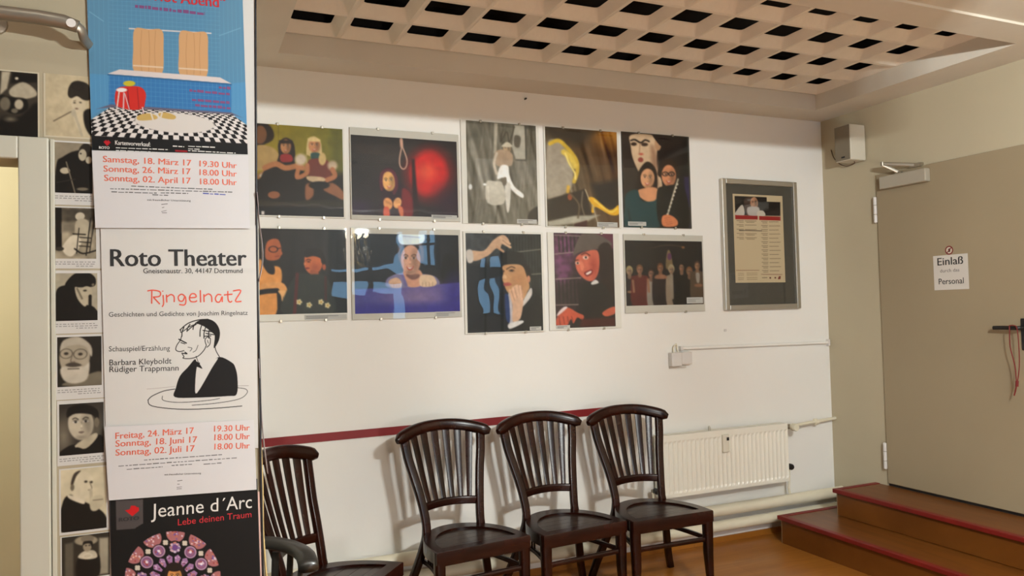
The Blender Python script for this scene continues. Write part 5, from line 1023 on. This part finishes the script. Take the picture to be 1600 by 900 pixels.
ribbon('yellowed_strip', 'narrow yellowed paper edge at the bottom of the wall end', 'paper', [(407, 690, WY+.004), (410, 760, WY+.006), (411, 830, WY+.008), (417, 910, WY+.01)], (.010, .003), yellow_paper)

# ------------------------------------------------------------------ chairs
SH = .43
def seat_outline(s=1.0, n=22, y0=0.0):
    """D shaped outline, straight at the front (y=0), rounded at the back"""
    out = [(-.245*s, y0), (-.245*s, .07)]
    for k in range(n+1):
        a_ = PI-PI*k/n; out.append((.245*s*math.cos(a_), .07+(.335*s)*math.sin(a_)))
    out += [(.245*s, .07), (.245*s, y0)]
    return out
def prism(bm, outline, z0_, z1_):
    a_ = [bm.verts.new((x, y, z0_)) for x, y in outline]; b_ = [bm.verts.new((x, y, z1_)) for x, y in outline]; n = len(outline)
    bm.faces.new(a_[::-1]); bm.faces.new(b_)
    for k in range(n): bm.faces.new((a_[k], a_[(k+1) % n], b_[(k+1) % n], b_[k]))
def make_chair(label):
    t = empty('wooden_chair', (0, 0, 0), label, 'chair', 'dark wooden chairs along the wall')
    # seat frame: raised rim round the back, flat front rail
    bm = bmesh.new(); O = seat_outline(1); I = [(x*.80, .055+(y-.07)*.80+.0 if y > .05 else .055) for x, y in O]
    n = len(O); ro = [[bm.verts.new((x, y, z)) for x, y in L_] for L_, z in ((O, SH-.058), (O, SH-.004), ([(x*.985, y*.99+.002) for x, y in O], SH), (I, SH), (I, SH-.012), (I, SH-.058))]
    for a_, b_ in zip(ro, ro[1:]+ro[:1]):
        for k in range(n): bm.faces.new((a_[k], a_[(k+1) % n], b_[(k+1) % n], b_[k]))
    bm_obj('seat_frame', bm, chair_wood, t, smooth=True)
    # front rail corner blocks
    boxes('apron', [((-.235, .004, SH-.068), (.235, .030, SH-.010))], chair_wood, t, bev=.002)
    # seat boards
    yb = [.050, .108, .166, .224, .282, .345]
    for k in range(5):
        y0_, y1_ = yb[k]+.0012, yb[k+1]-.0012
        def hw(y): return .205 if y < .07 else .205*math.sqrt(max(0, 1-((y-.07)/.282)**2))
        pts_ = [(-hw(y0_), y0_), (hw(y0_), y0_), (hw((y0_+y1_)/2), (y0_+y1_)/2), (hw(y1_), y1_), (-hw(y1_), y1_), (-hw((y0_+y1_)/2), (y0_+y1_)/2)]
        bm = bmesh.new(); prism(bm, pts_, SH-.030, SH-.010); bm_obj('seat_board', bm, seat_wood, t)
    # front legs, slightly waisted and tapered
    for s in (-1, 1):
        sweep('leg', [(s*.222, .024, SH-.004), (s*.222, .024, .30), (s*.221, .023, .20), (s*.224, .020, .10), (s*.228, .014, .001)], [(.025, .023), (.024, .022), (.022, .021), (.018, .018), (.013, .013)], chair_wood, t, side=(1, 0, 0), n=12, power=5)
    # back posts run from the floor up to the rail in one curve
    post = [(.262, .445, .001), (.235, .425, .10), (.195, .378, .24), (.162, .348, .36), (.150, .340, SH), (.152, .350, .50), (.166, .376, .60), (.186, .408, .70), (.205, .432, .79), (.216, .452, .888)]
    for s in (-1, 1):
        pp = spline([(s*x, y, z) for x, y, z in post], 4); m_ = len(pp)
        sz_ = [(.0185+.005*(i/m_), .0135 if i > m_*.45 else .017) for i in range(m_)]
        sweep('back_post', pp, sz_, chair_wood, t, side=(1, 0, 0), n=12, power=5)
    # lower back rail, curved
    def backpt(u, z):   # u in -1..1 across the back, z height: the curved fan surface
        f_ = (z-.50)/(.86-.50); hw_ = .152+(.212-.152)*max(0, f_)**.8; y_ = .350+(.445-.350)*max(0, f_)
        return Vector((u*hw_, y_+.060*(1-u*u)*(.55+.45*f_), z))
    lr = [backpt(u, .540+.008*(1-u*u)) for u in np.linspace(-.95, .95, 11)]
    sweep('back_rail', lr, (.020, .010), chair_wood, t, side=(0, 0, 1), n=12, power=5)
    # six flat slats
    for u in (-.72, -.44, -.15, .15, .44, .72):
        xt = u*.222; at_ = abs(xt)/.262; top_ = Vector((xt, .425+.072*(1-at_**2.1), .874+.052*(1-at_**2.2)))
        e0 = backpt(u, .85); pts_ = [backpt(u*(.93+.07*k), .540+(.85-.540)*k)+(top_-e0)*k*k for k in np.linspace(0, 1, 8)]
        tgt = backpt(u+.05, .7)-backpt(u-.05, .7)
        sweep('slat', pts_, [(.0125+.0080*k, .0045) for k in np.linspace(0, 1, 8)], chair_wood, t, side=tuple(tgt.normalized()), n=8, power=5)
    # top rail: bowed back and arched, rounded rolled ends
    us = np.linspace(-1, 1, 25); rail = []; sz_ = []
    for u in us:
        a_ = abs(u); rail.append((u*.262, .425+.072*(1-a_**2.1), .874+.052*(1-a_**2.2)))
        e_ = 1 if a_ < .86 else max(.45, math.sqrt(max(.05, 1-((a_-.86)/.15)**2)))
        sz_.append((.029*e_*(1.0+.12*a_), (.020+.006*a_)*e_))
    V, F = sweep_geo(rail, sz_, side=(0, .12, 1), n=14, power=2.6); o_ = obj('top_rail', V, F, chair_wood, t); o_.data.polygons.foreach_set('use_smooth', [True]*len(o_.data.polygons)); o_.data.set_sharp_from_angle(angle=math.radians(60))
    # stretchers: straight front one, bowed side ones with three spindles
    sweep('front_stretcher', [(-.215, .024, .275), (-.18, .024, .278), (.18, .024, .278), (.215, .024, .275)], [(.016, .011), (.012, .010), (.012, .010), (.016, .011)], chair_wood, t, side=(0, 0, 1), n=10, power=4)
    for s in (-1, 1):
        arc = [(s*(.215-.055*math.sin(k*PI/2)-.0*k), .03+.335*k, .282+.008*math.sin(k*PI)) for k in np.linspace(0, 1, 9)]
        ss_ = sweep('side_stretcher', arc, (.011, .012), chair_wood, t, side=(0, 0, 1), n=10, power=4)
        for k in (.58, .68, .78):
            x_, y_, z_ = s*(.215-.055*math.sin(k*PI/2)), .03+.335*k, .285
            tube('spindle', [(x_, y_, z_), (x_, y_, SH-.05)], .0055, chair_wood, ss_, n=8)
    return t
def copy_thing(src, label):
    r_ = src.copy(); C.objects.link(r_); r_['label'] = label
    for ch in src.children:
        c_ = ch.copy(); C.objects.link(c_); c_.parent = r_
        for g in ch.children: d_ = g.copy(); C.objects.link(d_); d_.parent = c_
    return r_
ch1 = make_chair('dark wooden slat-back chair, middle of the four, second from the photo wall')
spots = [(ch1, (-2.858, -.672, 0), 6.0, None), (None, (-2.318, -.668, 0), 5.0, 'dark wooden slat-back chair third from the photo wall, overlapped by the one by the radiator'),
         (None, (-1.815, -.690, 0), -1.0, 'dark wooden slat-back chair nearest the radiator and the steps'),
         (None, (-3.425, -.93, 0), 50, 'dark wooden slat-back chair half hidden behind the photo wall, turned to the right')]
ch1['label'] = 'dark wooden slat-back chair with its whole seat in view, second from the photo wall'
for o_, loc, a_, lb in spots:
    if o_ is None: o_ = copy_thing(ch1, lb)
    o_.location = loc; o_.rotation_euler = (0, 0, math.radians(a_))

# low dark armchair in front of the half hidden chair
t = empty('low_armchair', (-3.955, -1.20, 0), 'dark grey lacquered chair with a rounded low back at the photo wall', 'armchair', rotz=math.radians(10))
arcp = []
for k in range(25):
    a_ = -.30+(PI+.60)*k/24; arcp.append((.225*math.cos(a_), .02+.20*math.sin(a_), .635+.035*math.sin(max(0, min(PI, a_)))-.03*max(0, -math.sin(a_))*3))
V, F = sweep_geo(arcp, (.020, .036), side=(0, 0, 1), n=16, power=2.6); obj('arm_rail', V, F, plast_grey, t, smooth=True)
for k in range(3, 22, 2):
    a_ = -.30+(PI+.60)*k/24; c_, s_ = math.cos(a_), math.sin(a_)
    sweep('back_slat', [(.205*c_, .02+.18*s_, .44), (.222*c_, .02+.197*s_, .63)], (.014, .005), plast_grey, t, side=(-s_, c_, 0), n=8, power=4)
bm = bmesh.new(); prism(bm, [(.235*math.cos(2*PI*k/28), .215*math.sin(2*PI*k/28)) for k in range(28)], .41, .445); bm_obj('seat', bm, plast_grey, t)
for sx_ in (-1, 1):
    for sy_ in (-1, 1): sweep('leg', [(sx_*.16, sy_*.14, .415), (sx_*.19, sy_*.17, .001)], [(.018, .018), (.013, .013)], plast_grey, t, n=10)
